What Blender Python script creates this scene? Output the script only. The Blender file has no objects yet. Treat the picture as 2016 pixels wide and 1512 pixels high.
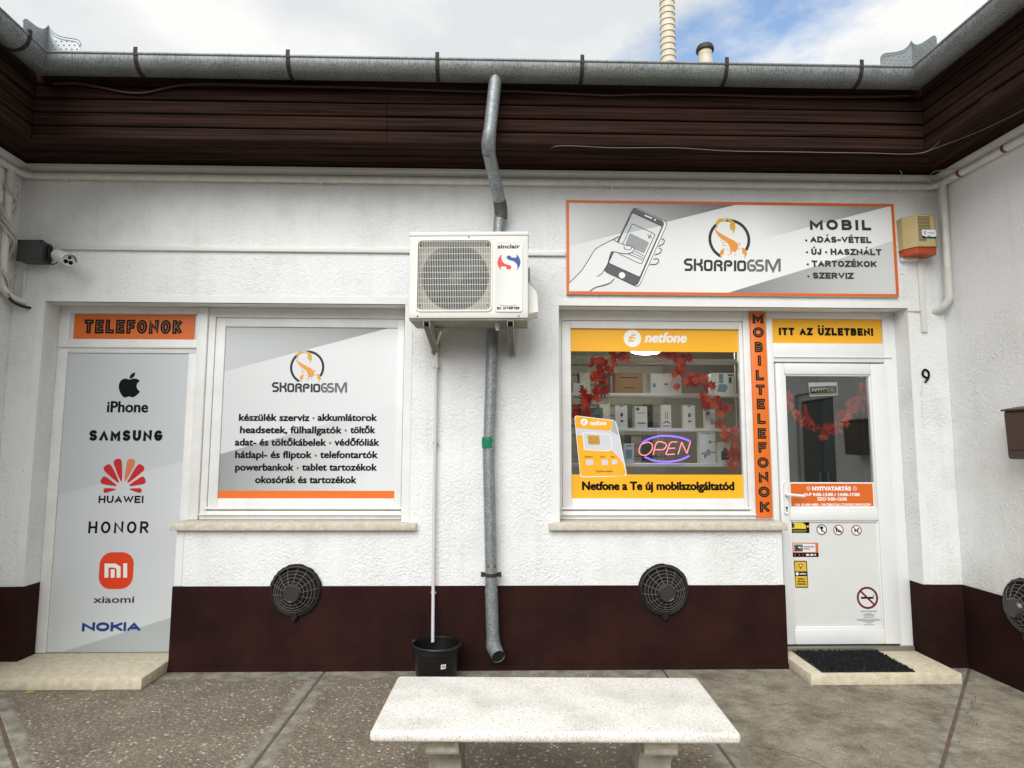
import bpy, bmesh, math, random
from math import sin, cos, pi, radians, sqrt, atan2, hypot
from mathutils import Vector, Matrix
from mathutils.geometry import tessellate_polygon
random.seed(7)
SC = bpy.context.scene
COL = SC.collection

# ------------------------------------------------------------------ camera
FPX, CX, CY = 1228.6, 1008.0, 756.0          # focal length in photo pixels
PITCH, YAW, ROLL = radians(5.639), radians(1.3435), 0.0028575
CAM = Vector((0.0, -4.43, 1.52))
_f = Vector((sin(YAW) * cos(PITCH), cos(YAW) * cos(PITCH), sin(PITCH)))
_r0 = Vector((cos(YAW), -sin(YAW), 0)); _u0 = _r0.cross(_f)
_r = _r0 * cos(ROLL) + _u0 * sin(ROLL); _u = _u0 * cos(ROLL) - _r0 * sin(ROLL)
cd = bpy.data.cameras.new('camera'); cam = bpy.data.objects.new('camera', cd); COL.objects.link(cam)
cd.sensor_width = 36.0; cd.lens = 36.0 * FPX / 2016.0; cd.clip_end = 2000; cd.clip_start = 0.05
cam.matrix_world = Matrix(((_r.x, _u.x, -_f.x, CAM.x), (_r.y, _u.y, -_f.y, CAM.y), (_r.z, _u.z, -_f.z, CAM.z), (0, 0, 0, 1)))
SC.camera = cam

# ------------------------------------------------------------------ sky, sun, exposure
SUN_EL, SUN_AZ = radians(38), radians(197)    # azimuth clockwise from +Y: behind the camera, a little to the left
W = bpy.data.worlds.new('World'); SC.world = W; W.use_nodes = True
nt = W.node_tree; N = nt.nodes; L = nt.links; N.clear()
out = N.new('ShaderNodeOutputWorld'); bg = N.new('ShaderNodeBackground'); bg.inputs[1].default_value = 0.15
sky = N.new('ShaderNodeTexSky'); sky.sky_type = 'NISHITA'; sky.sun_disc = False
sky.sun_elevation = SUN_EL; sky.sun_rotation = SUN_AZ; sky.air_density = 1.2; sky.dust_density = 1.0
tc = N.new('ShaderNodeTexCoord')
mp = N.new('ShaderNodeMapping'); mp.inputs['Scale'].default_value = (1, 1, 2.1); mp.inputs['Location'].default_value = (7.7, 3.3, 0.9); mp.inputs['Rotation'].default_value = (0, 0, radians(9))
L.new(tc.outputs['Generated'], mp.inputs[0])
n1 = N.new('ShaderNodeTexNoise'); n1.inputs['Scale'].default_value = 2.6; n1.inputs['Detail'].default_value = 7; n1.inputs['Roughness'].default_value = 0.55
n2 = N.new('ShaderNodeTexNoise'); n2.inputs['Scale'].default_value = 4.5; n2.inputs['Detail'].default_value = 5; n2.inputs['Roughness'].default_value = 0.5
L.new(mp.outputs[0], n1.inputs[0]); L.new(mp.outputs[0], n2.inputs[0])
cr = N.new('ShaderNodeValToRGB'); cr.color_ramp.elements[0].position = 0.30; cr.color_ramp.elements[1].position = 0.42
L.new(n1.outputs[0], cr.inputs[0])
cc = N.new('ShaderNodeValToRGB'); e = cc.color_ramp.elements
e[0].position = 0.33; e[0].color = (3.8, 3.92, 4.0, 1); e[1].position = 0.62; e[1].color = (4.85, 4.85, 4.75, 1)
L.new(n2.outputs[0], cc.inputs[0])
mx = N.new('ShaderNodeMix'); mx.data_type = 'RGBA'
hs = N.new('ShaderNodeHueSaturation'); hs.inputs['Saturation'].default_value = 1.0; hs.inputs['Value'].default_value = 1.15
L.new(sky.outputs[0], hs.inputs['Color'])
L.new(cr.outputs[0], mx.inputs[0]); L.new(hs.outputs[0], mx.inputs[6]); L.new(cc.outputs[0], mx.inputs[7])
L.new(mx.outputs[2], bg.inputs[0]); L.new(bg.outputs[0], out.inputs[0])
sd = bpy.data.lights.new('sun', 'SUN'); sun = bpy.data.objects.new('sun', sd); COL.objects.link(sun)
sd.energy = 2.2; sd.angle = radians(45); sd.color = (1.0, 0.985, 0.955)
sdir = Vector((sin(SUN_AZ) * cos(SUN_EL), cos(SUN_AZ) * cos(SUN_EL), sin(SUN_EL)))
sun.rotation_euler = sdir.to_track_quat('Z', 'Y').to_euler()
SC.view_settings.view_transform = 'Standard'; SC.view_settings.look = 'None'
SC.view_settings.exposure = 0.45; SC.view_settings.gamma = 1.0; SC.view_settings.use_curve_mapping = False
SC.cycles.max_bounces = 8; SC.cycles.transparent_max_bounces = 12

# ------------------------------------------------------------------ helpers
def P(x, y, Y):
    """photo pixel -> point (X, Z) on the real vertical plane at depth Y"""
    d = _r * ((x - CX) / FPX) + _u * ((CY - y) / FPX) + _f
    t = (Y - CAM.y) / d.y
    q = CAM + d * t
    return (q.x, q.z)
def crop(ox, oy, s):
    return lambda pts: [(ox + x / s, oy + y / s) for x, y in pts]
def s2l(c):
    return tuple((v / 255 / 12.92) if v / 255 <= 0.04045 else ((v / 255 + 0.055) / 1.055) ** 2.4 for v in c)

ORG = {}
class MB:
    def __init__(s): s.v = []; s.f = []; s.mi = []; s.cm = 0; s.xf = None
    def add(s, vs, fs):
        b = len(s.v)
        s.v += [s.xf @ Vector(q) for q in vs] if s.xf else [Vector(q) for q in vs]
        s.f += [tuple(i + b for i in f) for f in fs]; s.mi += [s.cm] * len(fs)
    def box(s, x0, x1, y0, y1, z0, z1):
        s.add([(x0, y0, z0), (x1, y0, z0), (x1, y1, z0), (x0, y1, z0), (x0, y0, z1), (x1, y0, z1), (x1, y1, z1), (x0, y1, z1)],
              [(0, 3, 2, 1), (4, 5, 6, 7), (0, 1, 5, 4), (1, 2, 6, 5), (2, 3, 7, 6), (3, 0, 4, 7)])
    def prism(s, poly, fn, a, b):
        """poly of 2-D points, fn(p, q, t) -> 3-D, extruded from t=a to t=b"""
        n = len(poly); tris = tessellate_polygon([[Vector((p[0], p[1], 0)) for p in poly]])
        s.add([fn(p[0], p[1], a) for p in poly] + [fn(p[0], p[1], b) for p in poly],
              [tuple(t) for t in tris] + [tuple(i + n for i in reversed(t)) for t in tris] +
              [(i, (i + 1) % n, (i + 1) % n + n, i + n) for i in range(n)])
    def pxz(s, poly, y0, y1): s.prism(poly, lambda p, q, t: (p, t, q), y0, y1)
    def pxy(s, poly, z0, z1): s.prism(poly, lambda p, q, t: (p, q, t), z0, z1)
    def pyz(s, poly, x0, x1): s.prism(poly, lambda p, q, t: (t, p, q), x0, x1)
    def flat(s, poly, Y):
        tris = tessellate_polygon([[Vector((p[0], p[1], 0)) for p in poly]])
        s.add([(p[0], Y, p[1]) for p in poly], [tuple(t) for t in tris])
    def stroke(s, pts, w, Y, closed=False):
        pts = [Vector(p) for p in pts]
        q = [pts[0]]
        for p in pts[1:]:
            if (p - q[-1]).length > 1e-6: q.append(p)
        if closed and (q[0] - q[-1]).length < 1e-6: q.pop()
        n = len(q)
        if n < 2: return
        vs = []
        for i in range(n):
            a = q[i - 1] if (i > 0 or closed) else None
            b = q[(i + 1) % n] if (i < n - 1 or closed) else None
            d1 = (q[i] - a).normalized() if a is not None else None
            d2 = (b - q[i]).normalized() if b is not None else None
            if d1 is None: d1 = d2
            if d2 is None: d2 = d1
            n1_ = Vector((-d1.y, d1.x)); n2_ = Vector((-d2.y, d2.x)); m = n1_ + n2_
            if m.length < 1e-4: m = n1_.copy()
            m.normalize(); k = 1 / max(0.42, m.dot(n1_)); m *= k * w / 2
            yi = Y - i * 1.6e-5; vs += [(q[i].x + m.x, yi, q[i].y + m.y), (q[i].x - m.x, yi, q[i].y - m.y)]
        s.add(vs, [(2 * i, 2 * i + 1, (2 * i + 3) % (2 * n), (2 * i + 2) % (2 * n)) for i in range(n if closed else n - 1)])
    def disc(s, c, r, Y, n=28, rz=None):
        rz = rz or r
        s.add([(c[0] + r * cos(2 * pi * i / n), Y, c[1] + rz * sin(2 * pi * i / n)) for i in range(n)], [tuple(range(n))])
    def ring(s, c, r0, r1, Y, a0=0, a1=2 * pi, n=40):
        vs = []
        for i in range(n + 1):
            a = a0 + (a1 - a0) * i / n
            vs += [(c[0] + r0 * cos(a), Y, c[1] + r0 * sin(a)), (c[0] + r1 * cos(a), Y, c[1] + r1 * sin(a))]
        s.add(vs, [(2 * i, 2 * i + 1, 2 * i + 3, 2 * i + 2) for i in range(n)])
    def tube(s, pts, r, n=12, caps=True):
        pts = [Vector(p) for p in pts]; m = len(pts)
        rr = r if isinstance(r, (list, tuple)) else [r] * m
        up = None; vs = []
        for i in range(m):
            t = (pts[min(i + 1, m - 1)] - pts[max(i - 1, 0)]).normalized()
            if up is None:
                up = Vector((0, 0, 1)) if abs(t.z) < .9 else Vector((1, 0, 0))
            up = (up - t * up.dot(t)).normalized(); sd_ = t.cross(up)
            k = 1.0
            if 0 < i < m - 1:
                c_ = (pts[i] - pts[i - 1]).normalized().dot((pts[i + 1] - pts[i]).normalized()); k = 1 / max(.6, sqrt((1 + c_) / 2))
            for j in range(n):
                a = 2 * pi * j / n
                vs.append(pts[i] + (up * cos(a) + sd_ * sin(a)) * rr[i] * (k if k < 1.15 else 1.15))
        fs = [(i * n + j, i * n + (j + 1) % n, (i + 1) * n + (j + 1) % n, (i + 1) * n + j) for i in range(m - 1) for j in range(n)]
        if caps: fs += [tuple(reversed(range(n))), tuple(range((m - 1) * n, m * n))]
        s.add(vs, fs)
    def lathe(s, prof, c, axis='Z', n=32, a0=0, a1=2 * pi, closed=True):
        """prof (r, h) pairs about an axis through c"""
        vs = []; m = len(prof); cnt = n if closed else n + 1
        for i in range(cnt):
            a = a0 + (a1 - a0) * i / n
            for r, h in prof:
                if axis == 'Z': vs.append((c[0] + r * cos(a), c[1] + r * sin(a), c[2] + h))
                elif axis == 'Y': vs.append((c[0] + r * cos(a), c[1] + h, c[2] + r * sin(a)))
                else: vs.append((c[0] + h, c[1] + r * cos(a), c[2] + r * sin(a)))
        s.add(vs, [(i * m + j, ((i + 1) % cnt) * m + j, ((i + 1) % cnt) * m + j + 1, i * m + j + 1) for i in range(n if closed else n) for j in range(m - 1)])
    def grid(s, xs, zs, solid, y0, y1):
        """a wall with openings: cells of xs x zs that are solid, no inner faces"""
        nx, nz = len(xs) - 1, len(zs) - 1
        S = lambda i, j: 0 <= i < nx and 0 <= j < nz and solid((xs[i] + xs[i + 1]) / 2, (zs[j] + zs[j + 1]) / 2)
        for i in range(nx):
            for j in range(nz):
                if not S(i, j): continue
                a, b, c, d = xs[i], xs[i + 1], zs[j], zs[j + 1]
                s.add([(a, y0, c), (b, y0, c), (b, y0, d), (a, y0, d)], [(0, 1, 2, 3)])
                s.add([(a, y1, c), (b, y1, c), (b, y1, d), (a, y1, d)], [(3, 2, 1, 0)])
                if not S(i - 1, j): s.add([(a, y0, c), (a, y0, d), (a, y1, d), (a, y1, c)], [(0, 1, 2, 3)])
                if not S(i + 1, j): s.add([(b, y0, c), (b, y1, c), (b, y1, d), (b, y0, d)], [(0, 1, 2, 3)])
                if not S(i, j - 1): s.add([(a, y0, c), (a, y1, c), (b, y1, c), (b, y0, c)], [(0, 1, 2, 3)])
                if not S(i, j + 1): s.add([(a, y0, d), (b, y0, d), (b, y1, d), (a, y1, d)], [(0, 1, 2, 3)])
    def build(s, name, mat, parent=None, loc=None, smooth=None, bevel=0, seg=2, label=None, weld=False):
        org = ORG[parent.name] if parent is not None else Vector(loc or (0, 0, 0))
        me = bpy.data.meshes.new(name); me.from_pydata([v - org for v in s.v], [], s.f)
        for m_ in (mat if isinstance(mat, (list, tuple)) else [mat]): me.materials.append(m_)
        me.polygons.foreach_set('material_index', s.mi)
        bm = bmesh.new(); bm.from_mesh(me)
        if bevel:
            if weld: bmesh.ops.remove_doubles(bm, verts=bm.verts, dist=1e-5)
            ed = [e_ for e_ in bm.edges if len(e_.link_faces) == 2 and e_.calc_face_angle(0) > radians(35)]
            bmesh.ops.bevel(bm, geom=ed, offset=bevel, segments=seg, profile=.5, affect='EDGES', clamp_overlap=True)
        bm.to_mesh(me); bm.free()
        if smooth is not None:
            me.polygons.foreach_set('use_smooth', [True] * len(me.polygons)); me.set_sharp_from_angle(angle=radians(smooth))
        o = bpy.data.objects.new(name, me); COL.objects.link(o)
        if parent is not None: o.parent = parent
        else: o.location = org
        ORG[o.name] = org
        if label: o['label'] = label
        return o

def tag(o, label, cat, group=None):
    o['label'] = label; o['category'] = cat
    if group: o['group'] = group
    return o
def thing(name, loc, label, cat, group=None):
    o = bpy.data.objects.new(name, None); COL.objects.link(o); o.location = loc; o.empty_display_size = .1
    ORG[o.name] = Vector(loc); return tag(o, label, cat, group)
def boxpart(name, mat, parent, b, bevel=0, **k):
    m = MB(); m.box(*b); return m.build(name, mat, parent, bevel=bevel, smooth=30 if bevel else None, **k)
def catmull(pts, closed=False, n=6):
    pts = [Vector(p) for p in pts]; m = len(pts); o = []
    for i in range(m if closed else m - 1):
        p0 = pts[i - 1] if (closed or i > 0) else pts[0] * 2 - pts[1]
        p1 = pts[i]; p2 = pts[(i + 1) % m]
        p3 = pts[(i + 2) % m] if (closed or i + 2 < m) else p2 * 2 - p1
        for k in range(n):
            t = k / n
            o.append(.5 * ((2 * p1) + (p2 - p0) * t + (2 * p0 - 5 * p1 + 4 * p2 - p3) * t * t + (3 * p1 - p0 - 3 * p2 + p3) * t ** 3))
    if not closed: o.append(pts[-1])
    return [tuple(q) for q in o]
def rrect(x0, x1, z0, z1, r, n=5):
    o = []
    for cx, cz, a in ((x1 - r, z1 - r, 0), (x0 + r, z1 - r, 90), (x0 + r, z0 + r, 180), (x1 - r, z0 + r, 270)):
        o += [(cx + r * cos(radians(a + 90 * i / n)), cz + r * sin(radians(a + 90 * i / n))) for i in range(n + 1)]
    return o
def roundpoly(pts, r, n=4):
    o = []; m = len(pts); pts = [Vector(p) for p in pts]
    for i in range(m):
        a, b, c = pts[i - 1], pts[i], pts[(i + 1) % m]
        p = b + (a - b).normalized() * r; q = b + (c - b).normalized() * r
        for k in range(n + 1):
            t = k / n; o.append(tuple((1 - t) ** 2 * p + 2 * t * (1 - t) * b + t * t * q))
    return o

# ------------------------------------------------------------------ materials
MATS = {}
def mat(name, col, rough=.6, metal=0.0, var=None, bump=None, spec=.5, srgb=True, extra=None, aniso=None, coat=0):
    """plain principled with optional colour variation (scale, amount, [second colour]) and bump (scale, strength, distance, detail)"""
    if name in MATS: return MATS[name]
    m = bpy.data.materials.new(name); m.use_nodes = True; MATS[name] = m
    t = m.node_tree; b = t.nodes['Principled BSDF']; c = s2l(col) if srgb else col
    b.inputs['Base Color'].default_value = (*c, 1); b.inputs['Roughness'].default_value = rough; b.inputs['Metallic'].default_value = metal
    b.inputs['Specular IOR Level'].default_value = spec; b.inputs['Coat Weight'].default_value = coat
    geo = t.nodes.new('ShaderNodeNewGeometry'); mpn = t.nodes.new('ShaderNodeMapping'); t.links.new(geo.outputs['Position'], mpn.inputs[0])
    if aniso: mpn.inputs['Scale'].default_value = aniso
    if var:
        nz = t.nodes.new('ShaderNodeTexNoise'); nz.inputs['Scale'].default_value = var[0]; nz.inputs['Detail'].default_value = 6; nz.inputs['Roughness'].default_value = .62
        t.links.new(mpn.outputs[0], nz.inputs[0])
        rp = t.nodes.new('ShaderNodeValToRGB'); rp.color_ramp.elements[0].position = .3; rp.color_ramp.elements[1].position = .7
        c2 = s2l(var[2]) if len(var) > 2 else tuple(max(0, v * (1 - var[1])) for v in c)
        rp.color_ramp.elements[0].color = (*c2, 1); rp.color_ramp.elements[1].color = (*tuple(min(1, v * (1 + var[1] * .5)) for v in c), 1)
        t.links.new(nz.outputs[0], rp.inputs[0]); t.links.new(rp.outputs[0], b.inputs['Base Color'])
    if bump:
        nb = t.nodes.new('ShaderNodeTexNoise'); nb.inputs['Scale'].default_value = bump[0]; nb.inputs['Detail'].default_value = bump[3] if len(bump) > 3 else 4
        t.links.new(mpn.outputs[0], nb.inputs[0])
        bn = t.nodes.new('ShaderNodeBump'); bn.inputs['Strength'].default_value = bump[1]; bn.inputs['Distance'].default_value = bump[2]
        t.links.new(nb.outputs[0], bn.inputs['Height']); t.links.new(bn.outputs[0], b.inputs['Normal'])
    if extra: extra(t, b, mpn)
    return m
def emat(name, col, strength):
    m = bpy.data.materials.new(name); m.use_nodes = True; b = m.node_tree.nodes['Principled BSDF']
    b.inputs['Base Color'].default_value = (*col, 1); b.inputs['Emission Color'].default_value = (*col, 1); b.inputs['Emission Strength'].default_value = strength
    return m
def gradmat(name, ca, cb, p0, p1, rough=.45, mid=None):
    """printed two-tone gradient between two points of the place"""
    def ex(t, b, mpn):
        g = t.nodes.new('ShaderNodeNewGeometry'); sb = t.nodes.new('ShaderNodeVectorMath'); sb.operation = 'SUBTRACT'; sb.inputs[1].default_value = p0
        d = Vector(p1) - Vector(p0); dt = t.nodes.new('ShaderNodeVectorMath'); dt.operation = 'DOT_PRODUCT'; dt.inputs[1].default_value = d / d.length_squared
        rp = t.nodes.new('ShaderNodeValToRGB'); rp.color_ramp.elements[0].color = (*s2l(ca), 1); rp.color_ramp.elements[1].color = (*s2l(cb), 1)
        if mid:
            el = rp.color_ramp.elements.new(mid[0]); el.color = (*s2l(mid[1]), 1)
        t.links.new(g.outputs['Position'], sb.inputs[0]); t.links.new(sb.outputs[0], dt.inputs[0]); t.links.new(dt.outputs['Value'], rp.inputs[0]); t.links.new(rp.outputs[0], b.inputs['Base Color'])
    return mat(name, ca, rough, extra=ex)

def stucco_extra(t, b, mpn):
    # worm-like thrown plaster; grime runs and stains in the colour
    nz = t.nodes.new('ShaderNodeTexNoise'); nz.inputs['Scale'].default_value = 52; nz.inputs['Detail'].default_value = 3.5; nz.inputs['Roughness'].default_value = .55; nz.inputs['Distortion'].default_value = .9
    t.links.new(mpn.outputs[0], nz.inputs[0])
    bn = t.nodes.new('ShaderNodeBump'); bn.inputs['Strength'].default_value = 1.0; bn.inputs['Distance'].default_value = .014
    md = t.nodes.new('ShaderNodeTexNoise'); md.inputs['Scale'].default_value = 1.9; md.inputs['Detail'].default_value = 3; t.links.new(mpn.outputs[0], md.inputs[0]); mr = t.nodes.new('ShaderNodeMapRange'); mr.inputs[1].default_value = .35; mr.inputs[2].default_value = .65; mr.inputs[3].default_value = .45; mr.inputs[4].default_value = 1.0; t.links.new(md.outputs[0], mr.inputs[0]); t.links.new(mr.outputs[0], bn.inputs['Strength'])
    t.links.new(nz.outputs[0], bn.inputs['Height']); t.links.new(bn.outputs[0], b.inputs['Normal'])
    lo = t.nodes.new('ShaderNodeTexNoise'); lo.inputs['Scale'].default_value = 1.7; lo.inputs['Detail'].default_value = 8; lo.inputs['Roughness'].default_value = .7
    t.links.new(mpn.outputs[0], lo.inputs[0])
    r1 = t.nodes.new('ShaderNodeValToRGB'); r1.color_ramp.elements[0].position = .28; r1.color_ramp.elements[0].color = (*s2l((219, 220, 217)), 1)
    r1.color_ramp.elements[1].position = .5; r1.color_ramp.elements[1].color = (*s2l((234, 236, 237)), 1)
    t.links.new(lo.outputs[0], r1.inputs[0])
    sp = t.nodes.new('ShaderNodeTexNoise'); sp.inputs['Scale'].default_value = 5.2; sp.inputs['Detail'].default_value = 6; sp.inputs['Roughness'].default_value = .75
    t.links.new(mpn.outputs[0], sp.inputs[0])
    r2 = t.nodes.new('ShaderNodeValToRGB'); r2.color_ramp.elements[0].position = .70; r2.color_ramp.elements[0].color = (1, 1, 1, 1); r2.color_ramp.elements[1].position = .80; r2.color_ramp.elements[1].color = (.62, .55, .49, 1)
    t.links.new(sp.outputs[0], r2.inputs[0])
    mu = t.nodes.new('ShaderNodeMix'); mu.data_type = 'RGBA'; mu.blend_type = 'MULTIPLY'; mu.inputs[0].default_value = 1
    t.links.new(r1.outputs[0], mu.inputs[6]); t.links.new(r2.outputs[0], mu.inputs[7]); ms_ = t.nodes.new('ShaderNodeMapping'); ms_.inputs['Scale'].default_value = (7, 7, .45); gs_ = t.nodes.new('ShaderNodeNewGeometry'); t.links.new(gs_.outputs['Position'], ms_.inputs[0])
    ns = t.nodes.new('ShaderNodeTexNoise'); ns.inputs['Scale'].default_value = 1.6; ns.inputs['Detail'].default_value = 6; ns.inputs['Roughness'].default_value = .7; t.links.new(ms_.outputs[0], ns.inputs[0])
    r3 = t.nodes.new('ShaderNodeValToRGB'); r3.color_ramp.elements[0].position = .5; r3.color_ramp.elements[0].color = (1, 1, 1, 1); r3.color_ramp.elements[1].position = .78; r3.color_ramp.elements[1].color = (.925, .915, .895, 1); t.links.new(ns.outputs[0], r3.inputs[0])
    m3 = t.nodes.new('ShaderNodeMix'); m3.data_type = 'RGBA'; m3.blend_type = 'MULTIPLY'; m3.inputs[0].default_value = 1; t.links.new(mu.outputs[2], m3.inputs[6]); t.links.new(r3.outputs[0], m3.inputs[7]); t.links.new(m3.outputs[2], b.inputs['Base Color'])
M_STUCCO = mat('white_stucco', (230, 230, 226), .9, extra=stucco_extra, spec=.2)
M_TRIM = mat('smooth_white_plaster', (228, 229, 228), .8, var=(6, .05), bump=(90, .2, .002), spec=.25)
def plinth_extra(t, b, mpn):
    def noise(sc, det, rough, scale=None):
        n = t.nodes.new('ShaderNodeTexNoise'); n.inputs['Scale'].default_value = sc; n.inputs['Detail'].default_value = det; n.inputs['Roughness'].default_value = rough
        mm_ = t.nodes.new('ShaderNodeMapping'); gg = t.nodes.new('ShaderNodeNewGeometry'); t.links.new(gg.outputs['Position'], mm_.inputs[0])
        if scale: mm_.inputs['Scale'].default_value = scale
        t.links.new(mm_.outputs[0], n.inputs[0]); return n
    def ramp(n, p0, c0, p1, c1):
        r = t.nodes.new('ShaderNodeValToRGB'); r.color_ramp.elements[0].position = p0; r.color_ramp.elements[0].color = (*c0, 1); r.color_ramp.elements[1].position = p1; r.color_ramp.elements[1].color = (*c1, 1); t.links.new(n.outputs[0], r.inputs[0]); return r
    a = ramp(noise(2.2, 6, .6), .35, s2l((34, 18, 16)), .65, s2l((50, 27, 24)))
    m1 = ramp(noise(6.5, 9, .78), .64, (0, 0, 0), .76, (.55, .55, .55)); m2 = ramp(noise(9, 5, .6, (5, 5, .35)), .66, (0, 0, 0), .74, (.5, .5, .5))
    x1 = t.nodes.new('ShaderNodeMix'); x1.data_type = 'RGBA'; x1.inputs[7].default_value = (*s2l((74, 58, 56)), 1); t.links.new(m1.outputs[0], x1.inputs[0]); t.links.new(a.outputs[0], x1.inputs[6])
    x2 = t.nodes.new('ShaderNodeMix'); x2.data_type = 'RGBA'; x2.inputs[7].default_value = (*s2l((22, 11, 11)), 1); t.links.new(m2.outputs[0], x2.inputs[0]); t.links.new(x1.outputs[2], x2.inputs[6]); t.links.new(x2.outputs[2], b.inputs['Base Color'])
M_PLINTH = mat('brown_plinth_paint', (36, 20, 19), .75, bump=(30, .3, .003), spec=.1, extra=plinth_extra)
M_FRAME = mat('old_white_painted_wood', (230, 231, 231), .5, var=(7, .03, (220, 220, 217)), bump=(40, .15, .002))
M_PVC = mat('white_pvc', (226, 228, 228), .38, var=(3, .04))
M_DOORPANEL = mat('pale_grey_door_panel', (214, 216, 214), .42, var=(5, .03))
M_WOOD = mat('dark_brown_stained_wood', (58, 40, 33), .85, var=(34, .45, (20, 13, 12)), bump=(40, .8, .004, 6), aniso=(.035, 1, 1.8), spec=.06)
M_WOODY = mat('dark_brown_stained_wood_wing', (60, 42, 34), .85, var=(34, .45, (21, 14, 12)), bump=(40, .8, .004, 6), aniso=(1, .035, 1.8), spec=.06)
M_DARK = mat('dark_gap', (14, 11, 11), .9)
def zinc_extra(t, b, mpn):
    v = t.nodes.new('ShaderNodeTexVoronoi'); v.inputs['Scale'].default_value = 95; t.links.new(mpn.outputs[0], v.inputs[0])
    nz = t.nodes.new('ShaderNodeTexNoise'); nz.inputs['Scale'].default_value = 14; nz.inputs['Detail'].default_value = 8; nz.inputs['Roughness'].default_value = .7; t.links.new(mpn.outputs[0], nz.inputs[0])
    ad = t.nodes.new('ShaderNodeMix'); ad.data_type = 'RGBA'; ad.inputs[0].default_value = .55
    t.links.new(v.outputs['Color'], ad.inputs[6]); t.links.new(nz.outputs[0], ad.inputs[7])
    rp = t.nodes.new('ShaderNodeValToRGB'); rp.color_ramp.elements[0].position = .3; rp.color_ramp.elements[0].color = (*s2l((124, 129, 131)), 1)
    rp.color_ramp.elements[1].position = .68; rp.color_ramp.elements[1].color = (*s2l((160, 166, 168)), 1)
    t.links.new(ad.outputs[2], rp.inputs[0]); t.links.new(rp.outputs[0], b.inputs['Base Color'])
    r2 = t.nodes.new('ShaderNodeMapRange'); r2.inputs[3].default_value = .62; r2.inputs[4].default_value = .4
    t.links.new(nz.outputs[0], r2.inputs[0]); t.links.new(r2.outputs[0], b.inputs['Roughness'])
M_ZINC = mat('galvanised_steel', (150, 155, 155), .5, .55, extra=zinc_extra)
def gutter_extra(t, b, mpn):
    # dull zinc with short rain-wash streaks running round the trough
    m2 = t.nodes.new('ShaderNodeMapping'); g = t.nodes.new('ShaderNodeNewGeometry'); t.links.new(g.outputs['Position'], m2.inputs[0]); m2.inputs['Scale'].default_value = (1, 1, .12)
    nz = t.nodes.new('ShaderNodeTexNoise'); nz.inputs['Scale'].default_value = 150; nz.inputs['Detail'].default_value = 2; t.links.new(m2.outputs[0], nz.inputs[0])
    lo = t.nodes.new('ShaderNodeTexNoise'); lo.inputs['Scale'].default_value = 5; lo.inputs['Detail'].default_value = 5; t.links.new(g.outputs['Position'], lo.inputs[0])
    ad = t.nodes.new('ShaderNodeMath'); ad.operation = 'MULTIPLY_ADD'; ad.inputs[1].default_value = .75; t.links.new(nz.outputs[0], ad.inputs[0])
    sc = t.nodes.new('ShaderNodeMath'); sc.operation = 'MULTIPLY'; sc.inputs[1].default_value = .3; t.links.new(lo.outputs[0], sc.inputs[0]); t.links.new(sc.outputs[0], ad.inputs[2])
    rp = t.nodes.new('ShaderNodeValToRGB'); rp.color_ramp.elements[0].position = .42; rp.color_ramp.elements[0].color = (*s2l((112, 118, 118)), 1)
    rp.color_ramp.elements[1].position = .62; rp.color_ramp.elements[1].color = (*s2l((156, 162, 162)), 1)
    t.links.new(ad.outputs[0], rp.inputs[0]); t.links.new(rp.outputs[0], b.inputs['Base Color'])
M_GUTTER = mat('weathered_zinc_gutter', (140, 143, 139), .55, .35, extra=gutter_extra)
M_STRAP = mat('dark_iron_strap', (58, 54, 52), .7, .3, var=(30, .4))
M_PIPEW = mat('old_white_pipe_paint', (226, 225, 220), .45, var=(14, .03, (208, 204, 195)), bump=(60, .2, .002))
M_CABLEW = mat('beige_cable', (190, 184, 172), .55)
M_BLACK = mat('black_plastic', (24, 24, 25), .42)
M_RUBBER = mat('black_rubber', (17, 18, 18), .35)
M_BROWNCABLE = mat('maroon_conduit', (62, 34, 34), .5)
M_STONE = mat('pale_limestone', (214, 206, 186), .7, var=(26, .1, (190, 177, 150)), bump=(120, .25, .0015, 6))
M_SILL = mat('beige_stone_sill', (210, 206, 194), .75, var=(34, .1, (184, 176, 158)), bump=(140, .3, .0015, 6))
M_ACW = mat('air_conditioner_white_enamel', (226, 227, 222), .38, var=(4, .03))
M_ACG = mat('air_conditioner_dull_metal', (150, 146, 134), .6, .2, var=(14, .3))
M_ACBEIGE = mat('dusty_shroud', (176, 168, 150), .7, var=(20, .15))
M_GLASSDARK = mat('dark_fan', (22, 23, 25), .5)
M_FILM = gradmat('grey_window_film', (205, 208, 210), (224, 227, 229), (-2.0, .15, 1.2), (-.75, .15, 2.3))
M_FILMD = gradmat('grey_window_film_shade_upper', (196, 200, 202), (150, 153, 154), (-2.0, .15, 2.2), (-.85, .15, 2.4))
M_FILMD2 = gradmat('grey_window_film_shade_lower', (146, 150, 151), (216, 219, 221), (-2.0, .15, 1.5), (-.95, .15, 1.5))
M_DOORFILM = gradmat('silver_door_film', (186, 193, 198), (198, 204, 207), (-3.14, .15, .1), (-2.3, .15, 2.1), .3)
M_DOORFILMD = mat('silver_door_film_band', (173, 179, 181), .42)
M_DOORFILML = mat('silver_door_film_light', (204, 209, 212), .42)
M_SIGNBG = gradmat('sign_white_print', (214, 217, 218), (232, 234, 234), (.5, 0, 2.9), (1.6, 0, 2.9), .35)
M_SIGNG1 = gradmat('sign_grey_corner_a', (203, 206, 207), (118, 120, 121), (.55, 0, 3.2), (1.65, 0, 3.3), .35)
M_SIGNG2 = gradmat('sign_grey_corner_b', (232, 234, 234), (150, 152, 152), (1.9, 0, 3.1), (2.65, 0, 3.3), .35)
M_SIGNG3 = gradmat('sign_grey_corner_c', (128, 130, 130), (206, 208, 208), (1.75, 0, 2.75), (2.85, 0, 2.75), .35)
M_ORANGE = mat('orange_print', (226, 112, 34), .42)
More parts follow.
